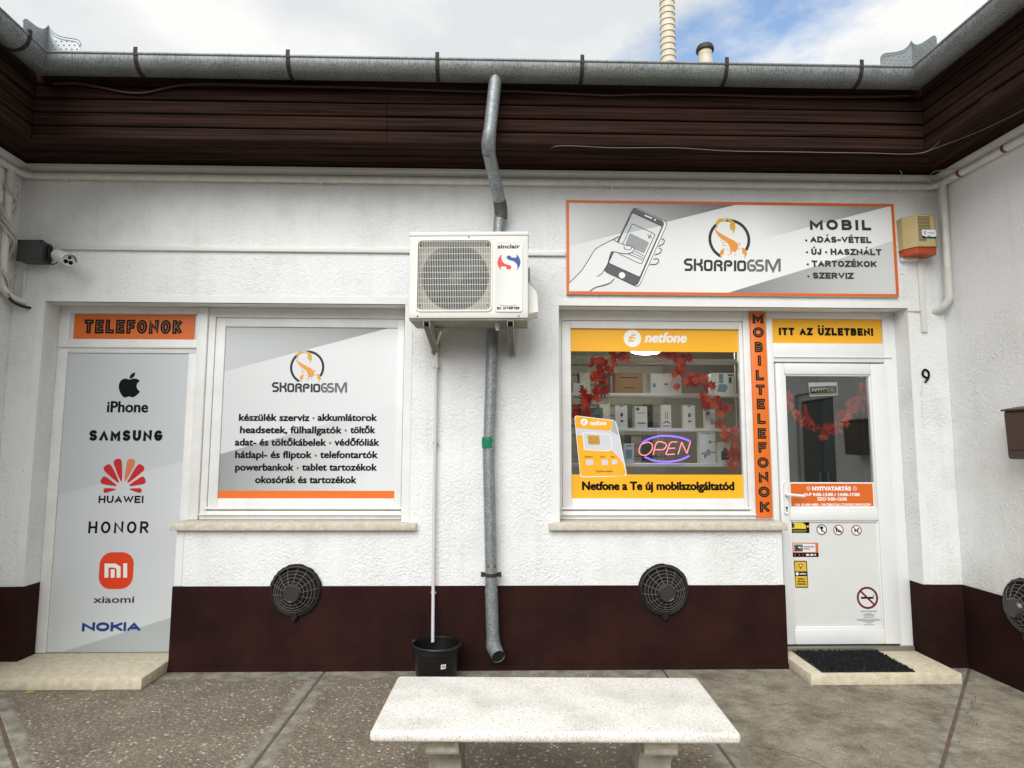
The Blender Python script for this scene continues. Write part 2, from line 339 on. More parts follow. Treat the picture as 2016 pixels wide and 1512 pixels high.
M_ORANGED = mat('deep_orange_print', (214, 102, 30), .42)
M_YELLOW = mat('amber_print', (240, 176, 34), .42)
M_INK = mat('black_print', (12, 12, 13), .5, spec=.15)
M_INKG = mat('charcoal_print', (60, 60, 62), .5, spec=.15)
M_INKG2 = mat('mid_grey_print', (108, 110, 111), .5, spec=.15)
M_WHITEP = mat('white_print', (238, 238, 236), .42)
M_GREYP = mat('light_grey_print', (186, 188, 194), .42)
M_RED = mat('red_print', (196, 28, 36), .42)
M_DRED = mat('dark_red_print', (122, 26, 36), .42)
M_BLUE = mat('blue_print', (0, 72, 148), .42)
M_NOKIA = mat('navy_print', (18, 62, 128), .42)
M_TAN = mat('tan_inline_print', (138, 96, 60), .45)

GLASS = bpy.data.materials.new('window_glass'); GLASS.use_nodes = True
t_ = GLASS.node_tree; t_.nodes.clear(); o_ = t_.nodes.new('ShaderNodeOutputMaterial'); tr = t_.nodes.new('ShaderNodeBsdfTransparent'); tr.inputs[0].default_value = (.94, .96, .95, 1)
gl = t_.nodes.new('ShaderNodeBsdfGlossy'); gl.inputs['Roughness'].default_value = .0; gl.inputs[0].default_value = (.95, .97, .97, 1)
fr = t_.nodes.new('ShaderNodeFresnel'); fr.inputs[0].default_value = 1.62; ms = t_.nodes.new('ShaderNodeMixShader'); mm = t_.nodes.new('ShaderNodeMath'); mm.operation = 'MULTIPLY'; mm.inputs[1].default_value = 1.5
t_.links.new(fr.outputs[0], mm.inputs[0]); t_.links.new(mm.outputs[0], ms.inputs[0]); t_.links.new(tr.outputs[0], ms.inputs[1]); t_.links.new(gl.outputs[0], ms.inputs[2]); t_.links.new(ms.outputs[0], o_.inputs[0])

# ------------------------------------------------------------------ lettering
_tx = {}
def _text(sv, shear, space):
    k = (sv, shear, space)
    if k not in _tx:
        c = bpy.data.curves.new('tmp', 'FONT'); c.body = sv; c.size = 1; c.shear = shear; c.space_character = space; c.resolution_u = 3; c.fill_mode = 'FRONT'
        o = bpy.data.objects.new('tmp', c); COL.objects.link(o); dg = bpy.context.evaluated_depsgraph_get()
        me = bpy.data.meshes.new_from_object(o.evaluated_get(dg))
        _tx[k] = ([(v.co.x, v.co.y) for v in me.vertices], [tuple(p.vertices) for p in me.polygons])
        bpy.data.objects.remove(o); bpy.data.curves.remove(c); bpy.data.meshes.remove(me)
    return _tx[k]
def text(mb, sv, x0, x1, z, h, Y, bold=0, ref='h', shear=0, space=1):
    """line of type from x0 to x1 on baseline z, ascender/cap height h; bold thickens the strokes by that many metres"""
    vs, fs = _text(sv, shear, space); rv, _ = _text(ref, 0, 1)
    if not vs: return
    rh = max(v[1] for v in rv); a = min(v[0] for v in vs); b = max(v[0] for v in vs)
    sx = (x1 - x0 - 2 * bold) / (b - a); sz = (h - bold) / rh
    offs = [(0, 0)] + ([(bold * cos(2 * pi * i / 8), bold * .8 * sin(2 * pi * i / 8)) for i in range(8)] if bold else [])
    for k, (dx, dz) in enumerate(offs):
        mb.add([(x0 + bold + (v[0] - a) * sx + dx, Y - k * 3e-5, z + v[1] * sz + dz + bold * .3) for v in vs], fs)
def _arc(cx, cy, rx, ry, a0, a1, n=7):
    return [(cx + rx * cos(radians(a0 + (a1 - a0) * i / n)), cy + ry * sin(radians(a0 + (a1 - a0) * i / n))) for i in range(n + 1)]
def _rr(x0, x1, y0, y1, r, n=4): return rrect(x0, x1, y0, y1, r, n)
GL = {
 'A': (1.0, [[(0, 0), (.5, 1), (1, 0)], [(.2, .3), (.8, .3)]]),
 'Λ': (1.0, [[(0, 0), (.5, 1), (1, 0)]]),
 'B': (.85, [[(0, 0), (0, 1), (.6, 1)] + _arc(.6, .77, .33, .23, 90, -90) + [(0, .54)], [(.6, .54)] + _arc(.65, .27, .35, .27, 90, -90) + [(0, 0)]]),
 'C': (.9, [_arc(.5, .5, .5, .5, 48, 312, 12)]),
 'D': (.95, [[(0, 0), (0, 1), (.5, 1)] + _arc(.5, .5, .5, .5, 90, -90, 10) + [(0, 0)]]),
 'E': (.75, [[(1, 1), (0, 1), (0, 0), (1, 0)], [(0, .5), (.85, .5)]]),
 'F': (.72, [[(1, 1), (0, 1), (0, 0)], [(0, .5), (.85, .5)]]),
 'G': (.95, [_arc(.5, .5, .5, .5, 45, 330, 12) + [(.97, .45), (.55, .45)]]),
 'H': (.9, [[(0, 0), (0, 1)], [(1, 0), (1, 1)], [(0, .5), (1, .5)]]),
 'I': (0, [[(0, 0), (0, 1)]]),
 'J': (.6, [[(1, 1), (1, .3)] + _arc(.5, .3, .5, .3, 0, -170, 8)]),
 'K': (.85, [[(0, 0), (0, 1)], [(1, 1), (.08, .45)], [(.3, .6), (1, 0)]]),
 'L': (.72, [[(0, 1), (0, 0), (1, 0)]]),
 'M': (1.15, [[(0, 0), (0, 1), (.5, .25), (1, 1), (1, 0)]]),
 'N': (.95, [[(0, 0), (0, 1), (1, 0), (1, 1)]]),
 'O': (1.0, 'loop'),
 'P': (.8, [[(0, 0), (0, 1), (.62, 1)] + _arc(.62, .73, .38, .27, 90, -90) + [(0, .46)]]),
 'R': (.85, [[(0, 0), (0, 1), (.6, 1)] + _arc(.6, .74, .38, .26, 90, -90) + [(0, .48)], [(.45, .48), (1, 0)]]),
 'S': (.82, [_arc(.5, .75, .48, .25, 25, 180, 7) + _arc(.5, .75, .48, .25, 180, 270, 4)[1:] + _arc(.5, .25, .5, .25, 90, 0, 4)[1:] + _arc(.5, .25, .5, .25, 0, -160, 8)[1:]]),
 'T': (.8, [[(0, 1), (1, 1)], [(.5, 1), (.5, 0)]]),
 'U': (.9, [[(0, 1), (0, .4)] + _arc(.5, .4, .5, .4, 180, 360, 10) + [(1, 1)]]),
 'V': (1.0, [[(0, 1), (.5, 0), (1, 1)]]),
 'W': (1.45, [[(0, 1), (.25, 0), (.5, .9), (.75, 0), (1, 1)]]),
 'X': (.9, [[(0, 0), (1, 1)], [(0, 1), (1, 0)]]),
 'Z': (.8, [[(0, 1), (1, 1), (0, 0), (1, 0)]]),
 '!': (0, [[(0, 1), (0, .52)], [(0, .03), (0, 0)]]), '-': (.4, [[(0, .42), (1, .42)]]), ' ': (.28, []),
}
def stroke_text(mb, sv, x0, x1, z0, z1, wt, Y, gap=.16, inline=None, mb2=None, slant=0):
    """capitals drawn with square-capped strokes of weight wt (fraction of height), fitted from x0 to x1"""
    H = z1 - z0; t = wt * H; gp = gap * H
    base = {'Á': 'A', 'É': 'E', 'Ü': 'U', 'Ú': 'U'}
    ws = [GL[base.get(c, c)][0] for c in sv]
    kx = max(.05 * H, (x1 - x0 - t * len(sv) - gp * (len(sv) - 1)) / max(1e-6, sum(ws))) if sum(ws) else 0
    x = x0; d = 0
    for c, w in zip(sv, ws):
        g = GL[base.get(c, c)][1]; gw = w * kx
        if g == 'loop': g = [('loop', _arc(.5, .5, .5, .5, 0, 360, 24)[:-1])]
        for pl in g:
            cl = pl[0] == 'loop'
            q = [Vector((x + t / 2 + u * gw, z0 + t / 2 + v * (H - t))) for u, v in (pl[1] if cl else pl)]
            if not cl:
                a = (q[0] - q[1]).normalized() * t / 2; b = (q[-1] - q[-2]).normalized() * t / 2
                for idx, e_ in ((0, a), (-1, b)):
                    if abs(e_.y) > .3 * t and abs(e_.x) > .02 * t and c in 'AΛVWMNKXRSCG': e_ *= (.55 if c in 'SCG' else .8)
                    q[idx] = q[idx] + e_
            q = [(p.x + slant * (p.y - z0), min(max(p.y, z0), z1)) for p in q]
            d += 1; b0 = len(mb.v)
            mb.stroke(q, t, Y - (d % 5) * 6e-5, cl)
            for v_ in mb.v[b0:]: v_.z = min(max(v_.z, z0), z1)
            if inline:
                qq = q if cl else [tuple(Vector(q[0]).lerp(Vector(q[1]), min(.4, t * .3 / max(1e-6, (Vector(q[1]) - Vector(q[0])).length))))] + q[1:-1] + [tuple(Vector(q[-1]).lerp(Vector(q[-2]), min(.4, t * .3 / max(1e-6, (Vector(q[-1]) - Vector(q[-2])).length))))]
                mb2.stroke(qq, t * inline, Y - .0007 - (d % 5) * 3e-5, cl)
        cxm = x + t / 2 + gw / 2
        if c in 'ÁÉÚ': mb.stroke([(cxm - t * .3, z1 + t * .25), (cxm + t * .7, z1 + t * 1.15)], t * .65, Y)
        if c == 'Ü':
            for sg in (-1, 1): mb.disc((cxm + sg * t * .9, z1 + t * .75), t * .48, Y, 12)
        x += gw + t + gp

# ================================================================== SETTING: ground
def ground_extra(agg):
    def ex(t, b, mpn):
        nodes, links = t.nodes, t.links
        v = nodes.new('ShaderNodeTexVoronoi'); v.inputs['Scale'].default_value = 62 if agg else 120; links.new(mpn.outputs[0], v.inputs[0])
        wn = nodes.new('ShaderNodeTexWhiteNoise'); links.new(v.outputs['Color'], wn.inputs[0])
        st = nodes.new('ShaderNodeValToRGB'); E_ = st.color_ramp.elements
        cols = [(0, (104, 97, 88)), (.35, (134, 126, 114)), (.62, (156, 149, 136)), (.84, (124, 112, 99)), (1, (222, 216, 204))] if agg else [(0, (150, 143, 128)), (.5, (163, 156, 140)), (1, (180, 173, 156))]
        E_[0].color = (*s2l(cols[0][1]), 1); E_[1].color = (*s2l(cols[-1][1]), 1)
        for p_, c_ in cols[1:-1]:
            el = st.color_ramp.elements.new(p_); el.color = (*s2l(c_), 1)
        links.new(wn.outputs[0], st.inputs[0])
        # cement between the stones
        ed = nodes.new('ShaderNodeValToRGB'); ed.color_ramp.elements[0].position = .25; ed.color_ramp.elements[1].position = .62; links.new(v.outputs['Distance'], ed.inputs[0])
        cem = nodes.new('ShaderNodeMix'); cem.data_type = 'RGBA'; cem.inputs[7].default_value = (*s2l((122, 113, 100) if agg else (146, 140, 126)), 1)
        links.new(ed.outputs[0], cem.inputs[0]); links.new(st.outputs[0], cem.inputs[6])
        # worn, stained patches
        lo = nodes.new('ShaderNodeTexNoise'); lo.inputs['Scale'].default_value = 2.3 if agg else 3.4; lo.inputs['Detail'].default_value = 9; lo.inputs['Roughness'].default_value = .68 if agg else .78; links.new(mpn.outputs[0], lo.inputs[0])
        lr = nodes.new('ShaderNodeValToRGB'); lr.color_ramp.elements[0].position = .3 if agg else .38; lr.color_ramp.elements[0].color = (.74, .71, .68, 1) if agg else (.52, .49, .45, 1); lr.color_ramp.elements[1].position = .62; lr.color_ramp.elements[1].color = (1.16, 1.15, 1.13, 1)
        links.new(lo.outputs[0], lr.inputs[0])
        mu = nodes.new('ShaderNodeMix'); mu.data_type = 'RGBA'; mu.blend_type = 'MULTIPLY'; mu.inputs[0].default_value = 1; links.new(cem.outputs[2], mu.inputs[6]); links.new(lr.outputs[0], mu.inputs[7])
        # smooth trowelled margin along the slab edges
        at = nodes.new('ShaderNodeAttribute'); at.attribute_name = 'inset'
        n3 = nodes.new('ShaderNodeTexNoise'); n3.inputs['Scale'].default_value = 4.5; n3.inputs['Detail'].default_value = 7; n3.inputs['Roughness'].default_value = .7; links.new(mpn.outputs[0], n3.inputs[0])
        s3 = nodes.new('ShaderNodeMath'); s3.operation = 'MULTIPLY_ADD'; s3.inputs[1].default_value = 1.1; s3.inputs[2].default_value = -.55; links.new(n3.outputs[0], s3.inputs[0])
        a3 = nodes.new('ShaderNodeMath'); a3.operation = 'ADD'; gp = nodes.new('ShaderNodeNewGeometry'); sx_ = nodes.new('ShaderNodeSeparateXYZ'); links.new(gp.outputs['Position'], sx_.inputs[0]); wy = nodes.new('ShaderNodeMath'); wy.operation = 'MULTIPLY'; wy.inputs[1].default_value = -2.6; links.new(sx_.outputs[1], wy.inputs[0]); mn = nodes.new('ShaderNodeMath'); mn.operation = 'MINIMUM'; links.new(wy.outputs[0], mn.inputs[0]); links.new(at.outputs['Fac'], mn.inputs[1]); links.new(mn.outputs[0], a3.inputs[0]); links.new(s3.outputs[0], a3.inputs[1])
        rm = nodes.new('ShaderNodeValToRGB'); rm.color_ramp.elements[0].position = .26 if agg else .16; rm.color_ramp.elements[1].position = .44 if agg else .3; links.new(a3.outputs[0], rm.inputs[0])
        sm = nodes.new('ShaderNodeTexNoise'); sm.inputs['Scale'].default_value = 11; sm.inputs['Detail'].default_value = 8; links.new(mpn.outputs[0], sm.inputs[0])
        sr = nodes.new('ShaderNodeValToRGB'); sr.color_ramp.elements[0].position = .3; sr.color_ramp.elements[0].color = (*s2l((112, 107, 98)), 1); sr.color_ramp.elements[1].position = .66; sr.color_ramp.elements[1].color = (*s2l((158, 153, 141)), 1)
        links.new(sm.outputs[0], sr.inputs[0])
        fin = nodes.new('ShaderNodeMix'); fin.data_type = 'RGBA'; links.new(rm.outputs[0], fin.inputs[0]); links.new(sr.outputs[0], fin.inputs[6]); links.new(mu.outputs[2], fin.inputs[7])
        links.new(fin.outputs[2], b.inputs['Base Color'])
        hv = nodes.new('ShaderNodeMath'); hv.operation = 'MULTIPLY'; links.new(v.outputs['Distance'], hv.inputs[0]); links.new(rm.outputs[0], hv.inputs[1])
        bn = nodes.new('ShaderNodeBump'); bn.invert = True; bn.inputs['Strength'].default_value = .8; bn.inputs['Distance'].default_value = .006 if agg else .003; links.new(hv.outputs[0], bn.inputs['Height'])
        b2 = nodes.new('ShaderNodeBump'); b2.inputs['Strength'].default_value = .8; b2.inputs['Distance'].default_value = .012 if agg else .02
        n4 = nodes.new('ShaderNodeTexNoise'); n4.inputs['Scale'].default_value = 26; n4.inputs['Detail'].default_value = 6; n4.inputs['Roughness'].default_value = .65; links.new(mpn.outputs[0], n4.inputs[0])
        links.new(n4.outputs[0], b2.inputs['Height']); links.new(bn.outputs[0], b2.inputs['Normal']); links.new(b2.outputs[0], b.inputs['Normal'])
    return ex
M_AGG = mat('exposed_aggregate_concrete', (128, 112, 93), .85, extra=ground_extra(True), spec=.3)
M_CONC = mat('weathered_concrete', (150, 143, 127), .85, extra=ground_extra(False), spec=.3)
M_DIRT = mat('joint_dirt', (104, 88, 72), .95, var=(30, .4), bump=(60, .5, .006))
M_BASE = mat('street_asphalt', (92, 90, 87), .9, var=(3, .15), bump=(80, .4, .004))
g = MB(); g.box(-400, 400, -400, 400, -.5, -.06)
ground = g.build('ground', M_BASE, loc=(0, 0, 0)); ground['kind'] = 'structure'
g = MB(); g.box(-4.2, 4.2, -9, .1, -.055, -.004)
g.build('joint_bed', M_DIRT, ground)
def inset_poly(poly, d):
    n = len(poly); o = []
    for i in range(n):
        a, b, c = Vector(poly[i - 1]), Vector(poly[i]), Vector(poly[(i + 1) % n])
        e1 = (b - a).normalized(); e2 = (c - b).normalized(); n1_ = Vector((-e1.y, e1.x)); n2_ = Vector((-e2.y, e2.x)); m = (n1_ + n2_).normalized()
        o.append(b + m * (d / max(.25, m.dot(n1_))))
    return o
def slab(poly, m_):
    ar = sum(poly[i - 1][0] * poly[i][1] - poly[i][0] * poly[i - 1][1] for i in range(len(poly)))
    if ar < 0: poly = poly[::-1]
    poly = inset_poly(poly, .009); n = len(poly); inn = inset_poly(poly, .16)
    mb = MB(); vs = [(p.x, p.y, -.05) for p in poly] + [(p.x, p.y, -.004) for p in poly] 
    q = inset_poly(poly, .006); vs += [(p.x, p.y, 0) for p in q] + [(p.x, p.y, 0) for p in inn]
    fs = []
    for k in range(3): fs += [(k * n + i, k * n + (i + 1) % n, (k + 1) * n + (i + 1) % n, (k + 1) * n + i) for i in range(n)]
    fs.append(tuple(range(3 * n, 4 * n))); mb.add(vs, fs)
    o = mb.build('slab', m_, ground)
    at = o.data.attributes.new('inset', 'FLOAT', 'POINT')
    for i in range(4 * n): at.data[i].value = 1.0 if i >= 3 * n else 0.0
JL, JR = -1.155, 1.14
slab([(-3.42, -.01), (JL, -.01), (JL, -2.46)], M_AGG)
slab([(JL, -.01), (JR, -.01), (JR, -2.47), (JL, -2.46)], M_AGG)
slab([(JR, -.01), (3.28, -.01), (JR, -2.47)], M_CONC)
slab([(-3.42, -.01), (JL, -2.46), (JL, -6), (-3.15, -6)], M_AGG)
slab([(3.28, -.01), (3.55, -6), (JR, -6), (JR, -2.47)], M_CONC)
slab([(JL, -2.46), (JR, -2.47), (JR, -6), (JL, -6)], M_AGG)

def crack(pts, w):
    rn = random.Random(len(pts)); q = []
    for a, b in zip(pts[:-1], pts[1:]):
        for k in range(8): t = k / 8; q.append((a[0] + (b[0] - a[0]) * t + rn.uniform(-.008, .008), a[1] + (b[1] - a[1]) * t + rn.uniform(-.008, .008)))
    m = MB(); vs = []
    for i, p in enumerate(q):
        d = Vector(q[min(i + 1, len(q) - 1)]) - Vector(q[max(i - 1, 0)]); nn = Vector((-d.y, d.x)).normalized() * w * rn.uniform(.3, 1)
        vs += [(p[0] + nn.x, p[1] + nn.y, .0012), (p[0] - nn.x, p[1] - nn.y, .0012)]
    m.add(vs, [(2 * i, 2 * i + 1, 2 * i + 3, 2 * i + 2) for i in range(len(q) - 1)]); m.build('crack', mat('crack_shadow', (52, 46, 40), .95), ground)
crack([(1.28, -1.10), (1.42, -1.16), (1.50, -1.24), (1.62, -1.40)], .0025); crack([(1.62, -.62), (1.72, -.60), (1.80, -.63)], .0025); crack([(2.95, -.5), (2.7, -.75), (2.62, -.95)], .0015)
m = MB(); rn = random.Random(21)
for i in range(420):
    x = rn.uniform(-3.3, 3.2); y = -.024 - abs(rn.gauss(0, .05)) if i < 300 else rn.uniform(-1.4, -.1); r = rn.uniform(.002, .007) * (1 if i < 380 else 1.4); a = rn.uniform(0, 6)
    p = [(x + r * cos(a + k * 1.57) * rn.uniform(.5, 1.2), y + r * sin(a + k * 1.57) * rn.uniform(.5, 1.2), .0008) for k in range(4)]
    m.add(p + [(x, y, r * .7)], [(0, 1, 4), (1, 2, 4), (2, 3, 4), (3, 0, 4)])
o = m.build('litter', mat('grit_and_leaf_bits', (120, 104, 80), .9, var=(40, .5, (64, 54, 44))), loc=(0, -.1, 0)); o['kind'] = 'stuff'; o['label'] = 'grit and dry leaf bits along the foot of the wall'; o['category'] = 'litter'
# ================================================================== BUILDING
BLD = thing('shop_building', (0, 0, 0), 'white one storey U shaped shop building with brown plinth and dark timber eaves', 'building')
SK = radians(2.58)                               # both wings stand a little askew to the shop front
RL = Matrix.Translation((-3.44, 0, 0)) @ Matrix.Rotation(SK, 4, 'Z')
RR = Matrix.Translation((3.28, 0, 0)) @ Matrix.Rotation(SK, 4, 'Z')
def wl(y, off): return (-3.44 - y * sin(SK) / cos(SK) + off, y)
TOP = 2.53
xs = [-3.9, -3.21, -2.2, -.665, .441, 2.005, 3.0, 3.9]; zs = [0, .936, TOP, 3.95]
def solid(x, z):
    if -3.21 < x < -2.2 and z < TOP: return False
    if -2.2 < x < -.665 and .936 < z < TOP: return False
    if .441 < x < 2.005 and .936 < z < TOP: return False
    if 2.005 < x < 3.0 and z < TOP: return False
    return True
m = MB(); m.grid(xs, zs, solid, 0, .34); m.build('wall', M_STUCCO, BLD)
for side, RM in (('left', RL), ('right', RR)):
    m = MB(); m.xf = RM
    if side == 'left': m.box(-.35, 0, -1.8, -.002, 0, 3.95)  # unseen near end kept short so the sun reaches the front wall
    else:
        m.xf = RM @ Matrix.Rotation(radians(90), 4, 'Z')          # local x runs away from the camera
        m.grid([-2.8, -2.25, -1.35, -.002], [0, 2.1, 3.95], lambda x, z: not (-2.25 < x < -1.35 and z < 2.1), -.35, 0)
        m.f = [f[::-1] for f in m.f]
    m.build('wing_wall', M_STUCCO, BLD, label='short return wing wall on the %s of the court' % side)
# smooth plaster bands round the openings
def band(x0, x1, z0, z1, nm='plaster_band'):
    boxpart(nm, M_TRIM, BLD, (x0, x1, -.004, .02, z0, z1))
band(-3.265, -.665 + .055, TOP, TOP + .05); band(-3.265, -3.2105, .56, TOP - .001); band(-.6645, -.61, .99, TOP - .001); band(-2.1995, -2.15, .56, .935)
band(.388, 3.052, TOP, TOP + .05); band(.388, .4405, .99, TOP - .001); band(3.0005, 3.052, .56, TOP - .001); band(1.965, 2.0045, .56, .935)
# plinth
PT = .557
for x0, x1 in ((-3.46, -3.205), (-2.206, 2.012), (2.998, 3.32)):
    m = MB(); m.box(x0, x1, -.012, .02, 0, PT); m.box(x0, x1, -.022, -.0125, 0, .035); m.build('plinth', M_PLINTH, BLD)
for x0, x1 in ((-3.21 - .01, -3.205), (2.998, 3.01)):
    boxpart('plinth', M_PLINTH, BLD, (x0, x1, .0205, .148, .04, PT))
m = MB(); m.xf = RL; m.box(0.0005, .014, -1.8, -.02, 0, PT); m.build('plinth', M_PLINTH, BLD)
m = MB(); m.xf = RR; m.box(-.014, -.0005, -1.35, -.02, 0, PT); m.build('plinth', M_PLINTH, BLD)
m = MB(); m.xf = RR; m.box(-.014, -.0005, -2.8, -2.25, 0, PT); m.build('plinth', M_PLINTH, BLD)
# moulding under the eaves and on the wall top
path_w = [wl(-1.8, 0), (-3.44, 0), (3.28, 0), (3.28 + 2.8 * math.tan(SK), -2.8)]
def offs(path, o):
    """inward offset (towards the court) of the U-shaped line"""
    res = []
    n = len(path)
    for i in range(n):
        a = Vector(path[i - 1]) if i else None; b = Vector(path[i]); c = Vector(path[i + 1]) if i < n - 1 else None
        d1 = (b - a).normalized() if a is not None else (c - b).normalized(); d2 = (c - b).normalized() if c is not None else d1
        n1_ = Vector((d1.y, -d1.x)); n2_ = Vector((d2.y, -d2.x)); mm_ = (n1_ + n2_).normalized()
        res.append(b + mm_ * (o / mm_.dot(n1_)))
    return res
def sweep(mb, path, prof, closed=True):
    rows = [[(q.x, q.y, z) for q in offs(path, o)] for o, z in prof]; k = len(path); n = len(prof)
    vs = [p for r in rows for p in r]
    fs = [(i * k + j, i * k + j + 1, ((i + 1) % n) * k + j + 1, ((i + 1) % n) * k + j) for i in range(n if closed else n - 1) for j in range(k - 1)]
    if closed: fs += [tuple(i * k for i in range(n)), tuple(i * k + k - 1 for i in reversed(range(n)))]
    mb.add(vs, fs)
m = MB(); sweep(m, path_w, [(0.001, 3.525), (.05, 3.525), (.05, 3.505), (.03, 3.495), (.03, 3.478), (0.001, 3.47)]); m.build('cornice', M_TRIM, BLD)
# eaves: separate boards, fascia and soffit
EZ = 3.536; FY = -.42
fc = [(-3.082 + (1.8 - .42) * math.tan(SK), -1.8), (-3.082, FY), (2.903, FY), (2.903 + (2.8 - .42) * math.tan(SK), -2.8)]
m = MB(); sweep(m, fc, [(-.03, 3.55), (-.022, 3.55), (-.022, 4.0), (-.03, 4.0)]); m.build('eaves_backing', M_DARK, BLD)
ROWS = [(3.536, 3.617), (3.626, 3.712), (3.720, 3.806), (3.815, 3.898), (3.907, 3.99)]
def bd(z0, z1, y0, y1):   # board section with eased lower edge
    return [(y1, z0), (y0 + .004, z0), (y0, z0 + .006), (y0, z1 - .012), (y0 + .007, z1), (y1, z1)]
for k, (z0, z1) in enumerate(ROWS):
    cuts = [-3.082, -.742 + random.uniform(-.012, .012), 2.903] if k < 4 else [-3.082, 2.903]
    for a, b in zip(cuts[:-1], cuts[1:]):
        dz = random.uniform(-.002, .002); dy = random.uniform(-.002, .002)
        m = MB(); m.pyz([(p, q + dz) for p, q in bd(z0, z1, FY + dy, FY + .02)], a + .0015, b - .0015); m.build('fascia_board', M_WOOD, BLD)
    for sx, (px_, py_) in ((1, fc[1]), (-1, fc[2])):
        m = MB(); m.xf = Matrix.Translation((px_, py_, 0)) @ Matrix.Rotation(SK, 4, 'Z')
        prof = [(-sx * (p - FY), q) for p, q in bd(z0, z1, FY, FY + .02)]
        m.prism(prof, lambda p, q, t: (p, t, q), -1.39 if sx > 0 else -2.39, -.002); m.build('fascia_board', M_WOODY, BLD)
cornL, cornR, wcL, wcR = Vector(fc[1]), Vector(fc[2]), Vector((-3.44, 0)), Vector((3.28, 0))
for k in range(4):
    a = k / 4 + .004; b = (k + 1) / 4 - .018
    a0, b0 = (a * 1.0), (b * 1.0)
    if k == 0: a0 = .055
    poly = [cornL.lerp(wcL, a0), cornR.lerp(wcR, a0), cornR.lerp(wcR, b0), cornL.lerp(wcL, b0)]
    m = MB(); m.pxy([tuple(p) for p in poly], EZ + .002, EZ + .016); m.build('soffit_board', M_WOOD, BLD)
    for c0, w0 in ((cornL, wcL), (cornR, wcR)):
        p, q = c0.lerp(w0, a0), c0.lerp(w0, b0); d = Vector((math.tan(SK), -1)) * (1.4 if c0 is cornL else 2.4)
        m = MB(); m.pxy([tuple(p), tuple(q), tuple(q + d), tuple(p + d)], EZ + .0015, EZ + .0155); m.build('soffit_board', M_WOODY, BLD)
m = MB()
m.pxy([tuple(cornL), tuple(cornR), tuple(wcR), tuple(wcL)], EZ + .03, EZ + .034); m.build('eaves_backing', M_DARK, BLD)
# low roofs behind the gutter
M_ROOF = mat('grey_roof_sheet', (112, 96, 88), .8, var=(3, .2), bump=(30, .4, .01))
m = MB(); m.add([(-6, -.40, 4.0), (6, -.40, 4.0), (6, 4.2, 5.45), (-6, 4.2, 5.45), (-6, 8.6, 4.0), (6, 8.6, 4.0)], [(0, 1, 2, 3), (3, 2, 5, 4)]); m.build('roof', M_ROOF, BLD)
for s_, p_, yb in ((-1, fc[1], -1.5), (1, fc[2], -2.5)):
    m = MB(); m.xf = Matrix.Translation((p_[0], p_[1], 0)) @ Matrix.Rotation(SK, 4, 'Z')
    m.add([(s_ * .02, yb, 4.002), (s_ * .02, 3, 4.002), (s_ * 3.2, 3, 5.0), (s_ * 3.2, yb, 5.0), (s_ * 3.2, yb, 0), (s_ * 3.2, 3, 0)], [(0, 1, 2, 3), (3, 2, 5, 4)]); m.build('roof', M_ROOF, BLD)
# inside walls of the shop
M_ROOM = mat('shop_inner_wall', (142, 139, 132), .8, var=(1.5, .08))
m = MB(); X0, X1, Y0, Y1, Z0, Z1 = .3, 4.3, .345, 2.7, .06, 2.66
m.add([(X0, Y0, Z0), (X1, Y0, Z0), (X1, Y1, Z0), (X0, Y1, Z0), (X0, Y0, Z1), (X1, Y0, Z1), (X1, Y1, Z1), (X0, Y1, Z1)], [(0, 1, 2, 3), (7, 6, 5, 4), (1, 5, 6, 2), (2, 6, 7, 3), (3, 7, 4, 0)])
m.build('inner_wall', M_ROOM, BLD)
# grey door with white frame in the right wing (it shows in the shop door glass)
m = MB(); m.xf = RR
for b in ((.03, .09, -2.245, -2.17, .02, 2.09), (.03, .09, -1.43, -1.355, .02, 2.09), (.03, .09, -2.17, -1.43, 2.02, 2.09)): m.box(*b)
wd = m.build('wing_door', M_PVC, BLD)
m = MB(); m.xf = RR; m.box(.05, .085, -2.168, -1.432, .03, 2.018); m.build('door_leaf', mat('slate_door', (74, 82, 82), .45), wd)

# ------------------------------------------------------------------ left shop unit: blind door with brand film, and film-covered window
FRY = .15
m = MB()
for b in ((-3.2095, -3.135, FRY, .22, .075, 2.529), (-2.262, -2.20, FRY, .22, .075, 2.185), (-3.135, -2.2, FRY, .22, 2.478, 2.529), (-3.135, -2.2, FRY, .22, 2.185, 2.288), (-2.222, -2.2, FRY, .22, 2.288, 2.478)): m.box(*b)
m.box(-3.2, -2.2, FRY - .012, FRY - .0005, 2.222, 2.244)
dl = m.build('door', M_FRAME, BLD, bevel=.004, smooth=30, label='blind shop door on the left, painted frame')
boxpart('door_leaf', M_DOORPANEL, dl, (-3.134, -2.263, FRY + .012, .21, .075, 2.184))
boxpart('transom_panel', M_DOORPANEL, dl, (-3.1345, -2.2225, FRY + .016, .21, 2.2885, 2.4775))
boxpart('mullion', M_FRAME, dl, (-2.1995, -2.128, FRY - .018, .22, .988, 2.529), .006)
